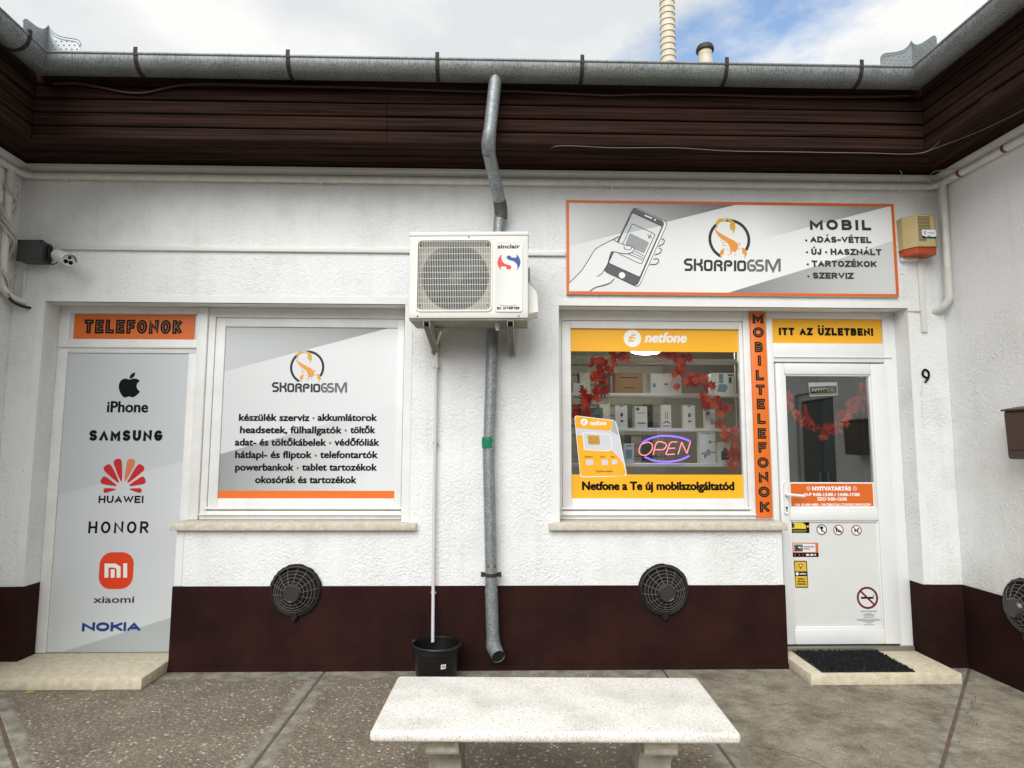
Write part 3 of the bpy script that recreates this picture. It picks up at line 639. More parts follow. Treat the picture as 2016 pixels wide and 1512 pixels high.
def window(x0, x1, px0, px1, pz0, pz1, label):
    m = MB()
    for b in ((x0, x0 + .05, FRY, .22, .988, 2.529), (x1 - .05, x1, FRY, .22, .988, 2.529), (x0 + .05, x1 - .05, FRY, .22, 2.455, 2.529), (x0 + .05, x1 - .05, FRY, .22, .988, 1.05)): m.box(*b)
    w = m.build('window', M_FRAME, BLD, bevel=.004, smooth=30, label=label)
    m = MB(); a, b_, c, d = x0 + .053, x1 - .053, 1.053, 2.452
    m.box(a, px0, FRY + .008, .215, c, d); m.box(px1, b_, FRY + .008, .215, c, d); m.box(px0, px1, FRY + .008, .215, pz1, d); m.box(px0, px1, FRY + .008, .215, c, pz0)
    m.build('sash', M_FRAME, w, bevel=.003, smooth=30)
    m = MB(); m.box(a - .02, b_ + .02, FRY - .014, FRY + .0075, 1.062, 1.076); m.box(x0 + .003, x1 - .003, FRY - .020, FRY - .0005, 1.020, 1.030); m.build('drip_rail', M_FRAME, w, bevel=.003, smooth=30)
    return w
wL = window(-2.127, -.64, -2.006, -.742, 1.137, 2.388, 'left display window, painted wooden frame, pane fully covered')
boxpart('pane', mat('film_backing', (150, 152, 152), .3), wL, (-2.006, -.742, FRY + .022, .2, 1.137, 2.388))
wR = window(.425, 1.892, .545, 1.812, 1.138, 2.396, 'right display window, painted wooden frame, clear pane')
boxpart('pane', GLASS, wR, (.545, 1.812, FRY + .030, FRY + .0305, 1.138, 2.396))
for w, a, b in ((wL, -2.232, -.556), (wR, .362, 2.034)):
    boxpart('sill', M_SILL, w, (a, b, -.045, FRY - .001, .936, .986), .006)
# mullion between window and shop door, then the shop door
boxpart('mullion', M_FRAME, wR, (1.893, 2.019, FRY + .002, .22, .987, 2.5285), .004)
m = MB()
for b in ((2.0195, 2.066, FRY, .22, .075, 2.529), (2.906, 2.9995, FRY, .22, .075, 2.529), (2.066, 2.906, FRY, .22, 2.478, 2.529), (2.066, 2.906, FRY, .22, 2.150, 2.292)): m.box(*b)
dR = m.build('door', M_PVC, BLD, bevel=.005, smooth=30, label='white plastic glazed shop door with transom')
boxpart('transom_panel', M_PVC, dR, (2.0665, 2.9035, FRY + .016, .21, 2.2925, 2.4775))
boxpart('frame_bead', M_PVC, dR, (2.07, 2.96, FRY - .010, FRY - .0005, 2.182, 2.192), .003)
m = MB(); DX0, DX1 = 2.072, 2.9045
for b in ((DX0, 2.137, FRY - .014, .2, .112, 2.138), (2.790, DX1, FRY - .014, .2, .112, 2.138), (2.137, 2.790, FRY - .014, .2, 2.055, 2.138), (2.137, 2.790, FRY - .014, .2, .982, 1.062), (2.137, 2.790, FRY - .014, .2, .112, .218)): m.box(*b)
m.build('sash', M_PVC, dR, bevel=.007, smooth=30)
m = MB()
for z0, z1 in ((1.062, 2.055), (.218, .982)):
    for b in ((2.1372, 2.149, FRY - .004, .19, z0, z1), (2.778, 2.7898, FRY - .004, .19, z0, z1), (2.149, 2.778, FRY - .004, .19, z1 - .012, z1), (2.149, 2.778, FRY - .004, .19, z0, z0 + .012)): m.box(*b)
m.build('glazing_bead', M_PVC, dR, bevel=.004, smooth=30)
boxpart('pane', GLASS, dR, (2.149, 2.778, FRY + .012, FRY + .0125, 1.074, 2.043))
boxpart('lower_panel', M_DOORPANEL, dR, (2.149, 2.778, FRY + .006, .185, .230, .970))
boxpart('threshold', mat('aluminium_threshold', (150, 148, 138), .4, .6), dR, (2.03, 2.99, FRY - .03, .21, .071, .100), .003)
boxpart('threshold_gap', M_DARK, dR, (2.075, 2.905, FRY + .01, .2, .1005, .1115))
m = MB(); m.pxz(rrect(2.090, 2.120, 1.030, 1.262, .014), FRY - .028, FRY - .0145); m.lathe([(0, 0), (.008, 0)], (2.105, FRY - .0285, 1.065), 'Y', 14)
hd = m.build('handle', M_PVC, dR, bevel=.003, smooth=40)
m = MB(); m.tube(catmull([(2.105, FRY - .028, 1.172), (2.105, FRY - .055, 1.172), (2.125, FRY - .066, 1.171), (2.225, FRY - .062, 1.162)], n=5), .0105, 10); m.build('lever', M_PVC, hd, smooth=50)
m = MB(); m.disc((2.106, 1.076), .009, FRY - .0292, 14); m.box(2.1025, 2.1095, FRY - .0293, FRY - .0291, 1.048, 1.074); m.build('keyhole', M_INKG, hd)

# ================================================================== GUTTER, PIPES, CABLES
M_GUARD = mat('embossed_zinc', (150, 156, 158), .42, .6, var=(12, .12))
GZ, GO, GR = 4.0, .102, .084
GUT = thing('rain_gutter', (0, FY - GO, GZ), 'long grey zinc half round gutter running round the eaves', 'gutter')
arc_o = [(GO + GR * cos(radians(a)), GZ + GR * sin(radians(a))) for a in range(8, -189, -14)]
arc_i = [(GO + (GR - .004) * cos(radians(a)), GZ + (GR - .004) * sin(radians(a))) for a in range(-188, 9, 14)]
m = MB(); sweep(m, fc, arc_o + arc_i); m.build('trough', M_GUTTER, GUT, smooth=40)
m = MB()
for i in range(3):
    a, b = [offs(fc, GO + GR - .001)[k] for k in (i, i + 1)]; m.tube([(a.x, a.y, GZ + .012), (b.x, b.y, GZ + .012)], .009, 8)
m.build('rolled_lip', M_GUTTER, GUT, smooth=50)
def strap(x, mtx=None, lab=None):
    m = MB(); m.xf = mtx
    for r0, r1 in ((GR + .001, GR + .0045),):
        m.lathe([(r0, -.0125), (r1, -.0125), (r1, .0125), (r0, .0125), (r0, -.0125)], (x, -GO, GZ), 'X', 22, radians(168), radians(362), False)
    m.box(x - .0125, x + .0125, -GO - GR - .008, -GO - GR - .004, GZ - .004, GZ + .052)
    m.build('strap', M_STRAP, GUT, smooth=40)
MM = Matrix.Translation((0, FY, 0))
for x in (-2.326, -1.359, -.40, .541, 1.489, 2.383): strap(x, MM)
strap(-.35, Matrix.Translation((fc[1][0], FY, 0)) @ Matrix.Rotation(SK + pi / 2, 4, 'Z'))
for x in (-.55, -.655):   # lap joint collars
    pass
for s_, c_ in ((1, 1), (-1, 2)):
    o2 = offs(fc, GO + GR - .002)[c_]; dw = Vector((math.tan(SK), -1)).normalized(); dm = Vector((s_, 0))
    prof = [(0, .0), (0, .175), (.022, .140), (.055, .112), (.10, .096), (.15, .088), (.185, .082), (.205, .068), (.215, .045), (.215, 0)]
    m = MB()
    for d in (dm, dw):
        nrm = Vector((-d.y, d.x))
        m.prism(prof, lambda p, q, t, d=d, nrm=nrm: (o2.x + d.x * p + nrm.x * t, o2.y + d.y * p + nrm.y * t, GZ + .018 + q), -.0012, .0012)
    gd = m.build('corner_guard', M_GUARD, GUT, label='embossed zinc splash guard with curved top edge at the inner corner')
    m = MB()
    for d in (dm, dw):
        top = [(p, q) for p, q in prof[1:-1]]
        for k_ in (0, .016):
            pts = catmull([(p * (.97 if k_ else 1), max(.004, q - k_)) for p, q in top], n=4)
            m.tube([(o2.x + d.x * p - .0015 * (0 if d is dm else s_), o2.y + d.y * p - (.0015 if d is dm else 0), GZ + .018 + q) for p, q in pts], .0028, 5)
    m.build('rolled_edge', M_GUARD, gd, smooth=50)
    m = MB()
    for d in (dm, dw):
        for row in range(3):
            for k_ in range(6):
                p, q = .022 + k_ * .034 + (row % 2) * .017, .016 + row * .026
                if q < .074 - (p > .17) * .03 + max(0, .04 - p):
                    cx_, cy_, cz_ = o2.x + d.x * p, o2.y + d.y * p, GZ + .018 + q
                    m.lathe([(.0001, -.0045), (.004, -.0035), (.0065, -.0012), (.0065, .0012), (.004, .0035), (.0001, .0045)], (cx_, cy_, cz_), 'Y' if d is dm else 'X', 8)
    m.build('stud', M_GUARD, gd, smooth=60)
# downpipe
DP = thing('downpipe', (0, -.08, .08), 'galvanised downpipe bending from the gutter to the wall, green tape wrapped round it', 'downpipe')
def px3(x, y, Y): q = P(x, y, Y); return (q[0], Y, q[1])
m = MB(); m.tube([px3(978, 128, -.53), px3(976, 150, -.53), px3(964, 262, -.512)], .042, 18); m.build('upper_length', M_ZINC, DP, smooth=50)
m = MB(); m.tube([px3(964, 259, -.512), px3(961.5, 283, -.505), px3(962, 302, -.46)], .0445, 18); m.build('elbow', M_ZINC, DP, smooth=50)
m = MB(); m.tube([px3(962, 300, -.465), px3(984, 398, -.11)], .043, 18); m.build('slanted_length', M_ZINC, DP, smooth=50)
m = MB(); m.tube([px3(983.2, 394, -.125), px3(986, 411, -.082), px3(986, 430, -.078)], .0455, 18); m.build('elbow', mat('blackened_zinc', (92, 94, 90), .6, .4, var=(20, .3)), DP, smooth=50)
m = MB(); m.tube([px3(984, 424, -.078), px3(970, 640, -.078), px3(962, 900, -.078), px3(966, 1080, -.078), px3(967.5, 1170, -.078)], .0405, 18); m.build('lower_length', M_ZINC, DP, smooth=50)
m = MB(); m.tube([px3(967.3, 1160, -.078), px3(970.5, 1262, -.082)], .0435, 18); m.build('shoe_length', M_ZINC, DP, smooth=50)
m = MB(); m.tube([px3(970.3, 1256, -.082), px3(971.5, 1272, -.088), px3(981, 1293, -.185)], .0445, 18, caps=False); m.build('shoe', M_ZINC, DP, smooth=50)
m = MB(); a_ = Vector(px3(981, 1293, -.185)); b_ = Vector(px3(976, 1283, -.14)); m.tube([b_, a_ - (a_ - b_) * .1], .0415, 18); m.build('shoe_mouth', M_DARK, DP)
m = MB(); m.tube([px3(960.8, 860, -.078), px3(961.1, 866, -.078), px3(961.0, 876, -.078), px3(961.5, 882, -.078)], [.0435, .0455, .044, .0435], 18); m.build('tape', mat('green_tape', (14, 118, 84), .35, bump=(60, .6, .006)), DP, smooth=40)
q = px3(967, 1131, -.078); m = MB(); m.lathe([(.041, -.011), (.046, -.011), (.046, .011), (.041, .011), (.041, -.011)], q, 'Z', 24)
for s_ in (-1, 1): m.box(q[0] + s_ * .046 - (.0 if s_ > 0 else .024), q[0] + s_ * .046 + (.024 if s_ > 0 else 0), q[1] - .004, q[1] + .004, q[2] - .016, q[2] + .016)
m.build('clamp', M_STRAP, DP, smooth=40)
m = MB(); m.box(q[0] - .005, q[0] + .005, q[1] + .045, -.001, q[2] - .006, q[2] + .006); m.build('clamp_stem', M_STRAP, DP)
for a, b in ((1108, 1113),):
    m = MB()
    for dx in (-.02, .024): m.lathe([(.0408, -.012), (.0409, .010)], (px3(966.5, 1113, -.078)[0], -.078, px3(966.5, 1113, -.078)[2]), 'Z', 6, radians(225 if dx < 0 else 295), radians(255 if dx < 0 else 330), False)
    m.build('rust_mark', mat('rust', (112, 90, 62), .8), DP)
# white pipe along the wall under the eaves, with drops at both inner corners
WP = thing('wall_pipe', (0, -.03, 3.44), 'white painted gas pipe along the wall under the eaves, dropping at both corners', 'pipe')
pw = offs(path_w, .034)
def fillet(path, r=.09, n=5):
    o = [path[0]]
    for i in range(1, len(path) - 1):
        a, b, c = path[i - 1], path[i], path[i + 1]; p = b + (a - b).normalized() * r; q = b + (c - b).normalized() * r
        o += [(1 - t) ** 2 * p + 2 * t * (1 - t) * b + t * t * q for t in [k / n for k in range(n + 1)]]
    return o + [path[-1]]
m = MB(); m.tube([(q.x, q.y, 3.443) for q in fillet(pw)], .0265, 12); m.build('pipe_run', M_PIPEW, WP, smooth=50)
xr = wl(-.1, 0)
m = MB(); m.tube(catmull([(-3.404, -.155, 3.43), (-3.406, -.15, 3.0), (-3.407, -.145, 2.66), (-3.404, -.13, 2.585), (-3.390, -.075, 2.54), (-3.362, .004, 2.52)], n=4), .024, 12); m.build('drop', M_PIPEW, WP, smooth=50)
m = MB(); m.tube(catmull([(3.246, -.11, 3.43), (3.246, -.105, 3.0), (3.246, -.10, 2.64), (3.243, -.092, 2.57), (3.226, -.05, 2.525), (3.205, .004, 2.512)], n=4), .024, 12); m.build('drop', M_PIPEW, WP, smooth=50)
for px_, py_ in ((128, 350), (632, 358), (1205, 364), (1772, 371)):
    x = P(px_, py_, -.034)[0]; m = MB(); m.lathe([(.027, -.010), (.030, -.010), (.030, .010), (.027, .010), (.027, -.010)], (x, -.034, 3.443), 'X', 16); m.box(x - .008, x + .008, -.034, -.001, 3.41, 3.42); m.build('pipe_clip', M_PIPEW, WP, smooth=40)
for y in (-.27, -.64):
    c_ = 3.28 - y * math.tan(SK) - .034; m = MB(); m.xf = Matrix.Translation((c_, y, 3.443)) @ Matrix.Rotation(SK, 4, 'Z'); m.lathe([(.0268, -.012), (.0272, -.012), (.0272, .012), (.0268, .012), (.0268, -.012)], (0, 0, 0), 'Y', 16); m.build('red_mark', mat('red_oxide', (122, 44, 44), .6), WP, smooth=40)
# cables
def cable(name, pts, r, mt, label, cat='cable', n=8, k=5, group=None):
    m = MB(); m.tube(catmull(pts, n=k), r, n); p = Vector(pts[0]); o = m.build(name, mt, loc=p, smooth=60); return tag(o, label, cat, group)
cable('cable', [px3(x, y, -.432) for x, y in ((105, 166), (150, 165), (200, 173), (245, 182), (285, 183), (330, 173), (375, 167), (450, 167), (560, 170), (700, 173), (850, 178), (950, 181), (1000, 180), (1100, 184), (1200, 188), (1280, 186), (1400, 187), (1500, 190), (1600, 191), (1720, 191), (1790, 190))], .0075, M_BROWNCABLE, 'maroon cable pinned along the top fascia board, sagging near the left end')
cable('cable', [px3(*q) for q in ((1075, 328, -.02), (1078, 306, -.2), (1088, 290, -.40), (1120, 287, -.43), (1210, 291, -.43), (1330, 291, -.43), (1430, 297, -.43), (1560, 299, -.43), (1700, 301, -.43), (1815, 301, -.43))] + [(2.915, -.60, 3.55), (2.925, -.78, 3.60), (2.94, -1.0, 3.63)], .002, mat('grey_cable', (128, 122, 116), .6), 'thin pale cable along the lower fascia edge, right half', n=6)
cable('cable', [px3(1815, 302, -.42), (3.03, -.75, 3.50), (3.12, -1.1, 3.50)], .002, mat('grey_cable', (128, 122, 116), .6), 'thin pale cable slung across the right eaves corner', n=6)
cable('cable', [px3(*q) for q in ((1772, 370, -.04), (1776, 345, -.06), (1768, 330, -.12), (1764, 322, -.2))], .0025, M_CABLEW, 'short thin cable hanging from the soffit above the wall siren', n=6)
cable('cable', [px3(*q) for q in ((1850, 357, -.09), (1832, 360, -.10), (1828, 350, -.12), (1840, 338, -.12), (1870, 333, -.2), (1885, 332, -.3))], .003, M_CABLEW, 'thin looped cable end beside the right corner pipe', n=6)
LC = thing('cable_bundle', (-3.38, -.1, 2.5), 'beige cables wound loosely round the white pipe in the left corner', 'cables')
for ph, tw, ra in ((0, 2.2, .036), (2.1, 1.5, .041), (4.0, 2.7, .034)):
    pts = []
    for i in range(46):
        z = 3.32 - (3.32 - 2.56) * i / 45; a = ph + tw * 2 * pi * i / 45
        pts.append((-3.402 + ra * cos(a) * (1 + .25 * sin(i * .7 + ph)) + .004, -.148 + ra * 1.25 * sin(a), z))
    pts += [(-3.385, -.09, 2.525), (-3.345, -.012, 2.505)]
    m = MB(); m.tube(pts, .0082, 7); m.build('strand', M_CABLEW, LC, smooth=60)
cable('cable', [(-3.385, -.11, 2.66), (-3.392, -.12, 2.58), (-3.375, -.10, 2.515), (-3.34, -.05, 2.485), (-3.315, .003, 2.482)], .0105, M_BLACK, 'black cable bend entering the wall at the left corner')
# flues above the roof
M_FLUE = mat('cream_flue', (214, 206, 184), .55, var=(6, .12))
FL = thing('flue_pipe', (2.15, 3, 5.0), 'tall cream ribbed flue pipe rising above the roof', 'flue', 'flues on the roof')
m = MB(); pr = []; z = 0
while z < 2.9: pr += [(.094, z), (.092, z + .004), (.089, z + .075), (.089, z + .079)]; z += .083
m.lathe(pr, (2.147, 3, 5.0), 'Z', 24); m.build('pipe', M_FLUE, FL, smooth=35)
m = MB(); z = .0
while z < 2.9: m.lathe([(.0945, z - .004), (.0965, z), (.0945, z + .004)], (2.147, 3, 5.0), 'Z', 24); z += .083
m.build('rib', mat('flue_joint', (142, 132, 116), .6), FL, smooth=60)
F2 = thing('flue_pipe', (2.62, 3, 5.0), 'short cream flue with dark cowl just above the gutter', 'flue', 'flues on the roof')
m = MB(); m.lathe([(.085, 0), (.085, 1.46), (.088, 1.463), (.088, 1.475), (.085, 1.48), (.085, 1.53)], (2.62, 3, 5.0), 'Z', 24); m.build('pipe', M_FLUE, F2, smooth=35)
m = MB(); m.lathe([(.088, 1.515), (.110, 1.52), (.112, 1.555), (.098, 1.585), (.06, 1.60), (.001, 1.605)], (2.62, 3, 5.0), 'Z', 24); m.build('cowl', mat('dark_cowl', (62, 62, 60), .6, .3), F2, smooth=35)

# ================================================================== WALL EQUIPMENT
# air conditioner
AC = thing('air_conditioner', (-.183, -.32, 2.325), 'white outdoor air conditioner unit on wall brackets with red and blue S emblem', 'air conditioner')
ax0, ax1, az0, az1, ay0, ay1 = -.57, .203, 2.336, 2.895, -.47, -.17
fx0, fx1, fz0, fz1 = ax0 + .052, ax0 + .535, az0 + .048, az1 - .042
m = MB(); m.grid([ax0, fx0, fx1, ax1], [az0, fz0, fz1, az1], lambda x, z: not (fx0 < x < fx1 and fz0 < z < fz1), ay0, ay0 + .04)
m.box(ax0 + .002, ax1 - .002, ay0 + .0405, ay1, az0 + .002, az0 + .02); m.box(ax0 + .002, ax1 - .002, ay0 + .0405, ay1, az1 - .02, az1 - .002)
m.box(ax0 + .002, ax0 + .018, ay0 + .0405, ay1, az0 + .0205, az1 - .0205); m.box(ax1 - .018, ax1 - .002, ay0 + .0405, ay1, az0 + .0205, az1 - .0205)
m.build('casing', M_ACW, AC, bevel=.006, smooth=30, weld=True)
m = MB(); m.box(ax0 - .004, ax1 + .003, ay0 - .006, ay1 + .002, az1 - .016, az1 + .012); m.build('lid', M_ACW, AC, bevel=.006, smooth=30)
boxpart('base_tray', M_ACG, AC, (ax0 + .004, ax1 - .004, ay0 + .012, ay1 - .002, az0 - .012, az0 + .0015))
boxpart('coil', mat('coil_black', (10, 10, 11), .8), AC, (ax0 + .02, ax1 - .02, -.215, -.2, az0 + .021, az1 - .021))
fcx, fcz, fr_ = (fx0 + fx1) / 2, (fz0 + fz1) / 2, .222
m = MB(); n = 48; ov = []
for i in range(n):
    a = 2 * pi * i / n; k = 1 / max(abs(cos(a)) / ((fx1 - fx0) / 2 - .001), abs(sin(a)) / ((fz1 - fz0) / 2 - .001)); ov.append((fcx + k * cos(a), fcz + k * sin(a)))
vs = [(p, -.425, q) for p, q in ov] + [(fcx + fr_ * cos(2 * pi * i / n), -.425, fcz + fr_ * sin(2 * pi * i / n)) for i in range(n)] + [(fcx + fr_ * cos(2 * pi * i / n), -.30, fcz + fr_ * sin(2 * pi * i / n)) for i in range(n)]
m.add(vs, [(i, (i + 1) % n, n + (i + 1) % n, n + i) for i in range(n)] + [(n + i, n + (i + 1) % n, 2 * n + (i + 1) % n, 2 * n + i) for i in range(n)]); m.build('shroud', M_ACBEIGE, AC, smooth=40)
FAN = MB(); FAN.lathe([(.001, -.02), (.045, -.016), (.052, 0), (.052, .05)], (fcx, -.38, fcz), 'Y', 24); fan = FAN.build('fan', mat('fan_hub', (70, 70, 62), .5), AC, smooth=40)
for b_ in range(3):
    m = MB(); pts = []
    for i in range(7):
        a = radians(120 * b_ + 20 + i * 13)
        pts.append([(fcx + r * cos(a), -.372 + (i / 6) * .06 * (.5 + r / .3), fcz + r * sin(a)) for r in (.045, .12, .205)])
    m.add([p for r in pts for p in r], [(i * 3 + j, i * 3 + j + 1, i * 3 + j + 4, i * 3 + j + 3) for i in range(6) for j in range(2)]); m.build('blade', mat('fan_blade', (24, 25, 27), .5), fan, smooth=60)
m = MB(); gx0, gx1, gz0, gz1 = fx0 + .006, fx1 - .006, fz0 + .006, fz1 - .006
for i in range(43):
    x = gx0 + .006 + (gx1 - gx0 - .012) * i / 42; m.box(x - .0013, x + .0013, ay0 - .004, ay0, gz0, gz1)
for j in range(12):
    z = gz0 + .004 + (gz1 - gz0 - .008) * j / 11; m.box(gx0, gx1, ay0 + .0002, ay0 + .004, z - .0013, z + .0013)
m.build('grille', M_ACW, AC)
m = MB(); a = rrect(fx0 - .006, fx1 + .006, fz0 - .006, fz1 + .006, .032, 6); b = rrect(fx0 + .004, fx1 - .004, fz0 + .004, fz1 - .004, .026, 6); n = len(a)
m.add([(p, ay0 - .0005, q) for p, q in a] + [(p, ay0 - .007, q) for p, q in a] + [(p, ay0 - .007, q) for p, q in b] + [(p, ay0 + .004, q) for p, q in b], [(r * n + i, r * n + (i + 1) % n, (r + 1) * n + (i + 1) % n, (r + 1) * n + i) for r in range(3) for i in range(n)])
m.build('grille_frame', M_ACW, AC, smooth=40)
m = MB()
for x in (gx0 + .016, gx1 - .016):
    for z in (gz0 + .03, gz1 - .03): m.lathe([(.0001, -.0065), (.004, -.006), (.0045, -.004)], (x, ay0, z), 'Y', 10)
for x, z in ((ax0 + .06, az0 + .012), (ax1 - .06, az0 + .012), ((ax0 + ax1) / 2, az1 - .024)): m.lathe([(.0001, -.002), (.005, -.002), (.005, 0)], (x, ay0, z), 'Y', 10)
m.build('screw', M_STRAP, AC)
px0_, px1_, pz0_, pz1_ = ax1 - .213, ax1 - .036, az0 + .040, az1 - .062
m = MB(); m.pxz(rrect(px0_, px1_, pz0_, pz1_, .014), ay0 - .008, ay0 - .0005); badge = m.build('badge_panel', M_ACW, AC, bevel=.005, smooth=40)
YB = ay0 - .0092
c9 = crop(960, 470, 8.89)
def acp(pts): # emblem pixels -> badge plane, kept inside the panel
    return [(px0_ + .012 + (x - 185) / (605 - 185) * (px1_ - px0_ - .024), pz1_ - .004 - (y - 40) / (1270 - 40) * (pz1_ - pz0_ - .008)) for x, y in pts]
m = MB(); q = acp([(195, 140), (595, 68)]); text(m, 'sinclair', q[0][0], q[1][0], q[0][1], q[1][1] - q[0][1], YB, .0012); m.build('lettering', M_INK, badge)
m = MB(); q = acp([(190, 1243), (583, 1195)]); stroke_text(m, 'DC INVERTER', q[0][0], q[1][0], q[0][1], q[1][1], .26, YB, .12); q = acp([(235, 1163), (330, 1175), (430, 1178), (545, 1160)]); m.stroke(catmull(q), .0018, YB); m.build('lettering', M_INK, badge)
m = MB(); m.flat(catmull(acp([(265, 250), (222, 300), (195, 390), (205, 455), (248, 535)]), n=5)[:-1] + acp([(248, 535), (252, 468), (340, 468)]) + catmull(acp([(345, 470), (355, 505), (395, 525), (435, 500), (430, 460), (395, 442), (330, 425), (280, 380), (260, 320)]), n=4), YB); m.build('emblem_half', mat('emblem_red', (216, 52, 40), .4), badge)
m = MB(); m.flat(catmull(acp([(532, 248), (575, 300), (600, 380), (585, 460), (530, 550)]), n=5)[:-1] + catmull(acp([(530, 550), (548, 480), (525, 415), (470, 372), (400, 350), (362, 325), (358, 290), (395, 270), (430, 288), (438, 308)]), n=4) + acp([(530, 310)]), YB); m.build('emblem_half', mat('emblem_blue', (0, 70, 150), .4), badge)
m = MB(); m.pxz([(ax1 + .0005, 2.375), (ax1 + .06, 2.395), (ax1 + .06, 2.52), (ax1 + .025, 2.565), (ax1 + .0005, 2.585)], -.41, -.2); m.build('valve_cover', M_ACW, AC, bevel=.006, smooth=30)
m = MB(); m.box(ax1 + .0005, ax1 + .012, -.36, -.26, 2.60, 2.70); m.build('side_grip', M_ACG, AC, bevel=.004, smooth=30)
for x in (-.455, .088):
    m = MB()
    for s_ in (-.02, .018): m.pyz([(-.455, az0 - .014), (-.001, az0 - .014), (-.001, 2.165), (-.03, 2.165), (-.455, az0 - .05)], x + s_, x + s_ + .0025)
    m.box(x - .0175, x + .0175, -.455, -.001, az0 - .0165, az0 - .0135); m.box(x - .025, x + .026, -.0135, -.0005, 2.15, az0 + .02)
    br = m.build('bracket', mat('bracket_enamel', (186, 182, 168), .5, var=(16, .25)), AC, bevel=.001, smooth=30)
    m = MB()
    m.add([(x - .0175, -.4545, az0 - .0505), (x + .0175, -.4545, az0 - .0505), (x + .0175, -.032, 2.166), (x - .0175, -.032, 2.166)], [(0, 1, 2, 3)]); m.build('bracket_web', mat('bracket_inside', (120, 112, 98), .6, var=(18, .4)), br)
m = MB(); m.lathe([(.016, 0), (.016, -.03), (.011, -.034), (.011, -.05)], (.0, -.36, az0 - .012), 'Z', 14); m.build('drain_stub', M_PVC, AC, smooth=40)
AC.rotation_euler.z = radians(-3.0)
# condensate pipe
CP = thing('condensate_pipe', (-.43, -.03, .2), 'thin white condensate drain pipe running down the wall into the bucket', 'pipe')
m = MB(); m.tube([px3(868, 650, -.22), px3(857, 681, -.075)], .0135, 10); m.build('elbow_pipe', M_PIPEW, CP, smooth=50)
m = MB(); m.tube([px3(858.5, 677, -.09), px3(855, 688, -.05), px3(853.5, 693, -.012)], .018, 12); m.build('joint', mat('grey_pvc', (160, 158, 154), .5), CP, smooth=50)
m = MB(); m.tube([px3(860, 690, -.035), px3(860, 724, -.035)], .0135, 10); m.build('upper_pipe', M_PIPEW, CP, smooth=50)
m = MB(); m.tube([px3(859, 722, -.035), px3(854.5, 1000, -.035), px3(853, 1140, -.04), px3(852, 1264, -.09)], .0115, 10); m.build('lower_pipe', mat('lilac_white_pvc', (206, 204, 210), .45), CP, smooth=50)
for y in (724, 872, 1167):
    q = px3(859 - (y - 724) * .0125, y, -.035); m = MB(); m.box(q[0] - .018, q[0] + .018, q[1] - .009, -.0005, q[2] - .005, q[2] + .005); m.build('pipe_clip', mat('grey_pvc', (160, 158, 154), .5), CP)
# bucket
bx, by = -.39, -.185
BK = thing('bucket', (bx, by, 0), 'black plastic builder bucket under the drain pipe, white barcode sticker on it', 'bucket')
m = MB(); m.lathe([(.001, .004), (.122, .004), (.126, .012), (.151, .185), (.156, .19), (.156, .226), (.151, .230), (.147, .226), (.145, .19), (.118, .02), (.001, .02)], (bx, by, 0), 'Z', 40); m.build('body', M_RUBBER, BK, smooth=35)
m = MB(); m.lathe([(.150, .222), (.159, .224), (.161, .230), (.157, .236), (.149, .235)], (bx, by, 0), 'Z', 40); m.build('rim', M_BLACK, BK, smooth=50)
m = MB(); m.tube([(bx + .163 * cos(a), by + .163 * sin(a) , .232 + .006 * sin(a * 2)) for a in [radians(180 + 180 * i / 20) for i in range(21)]], .0032, 6); m.tube(catmull([(bx - .163, by, .232), (bx - .158, by + .01, .245), (bx - .145, by, .255), (bx - .15, by - .01, .24)], n=3), .0035, 6); m.build('wire_handle', mat('handle_wire', (70, 70, 70), .4, .7), BK, smooth=60)
m = MB(); a0 = radians(292)
m.lathe([(.1425, .112), (.1465, .141)], (bx, by, 0), 'Z', 4, radians(287), radians(300), False); m.build('barcode_sticker', M_WHITEP, BK, smooth=60)
m = MB()
for k_ in range(7):
    a = 289.5 + k_ * 1.3; m.lathe([(.1436, .118), (.1462, .136)], (bx, by, 0), 'Z', 1, radians(a), radians(a + .6), False)
m.build('barcode_lines', M_INKG, BK)
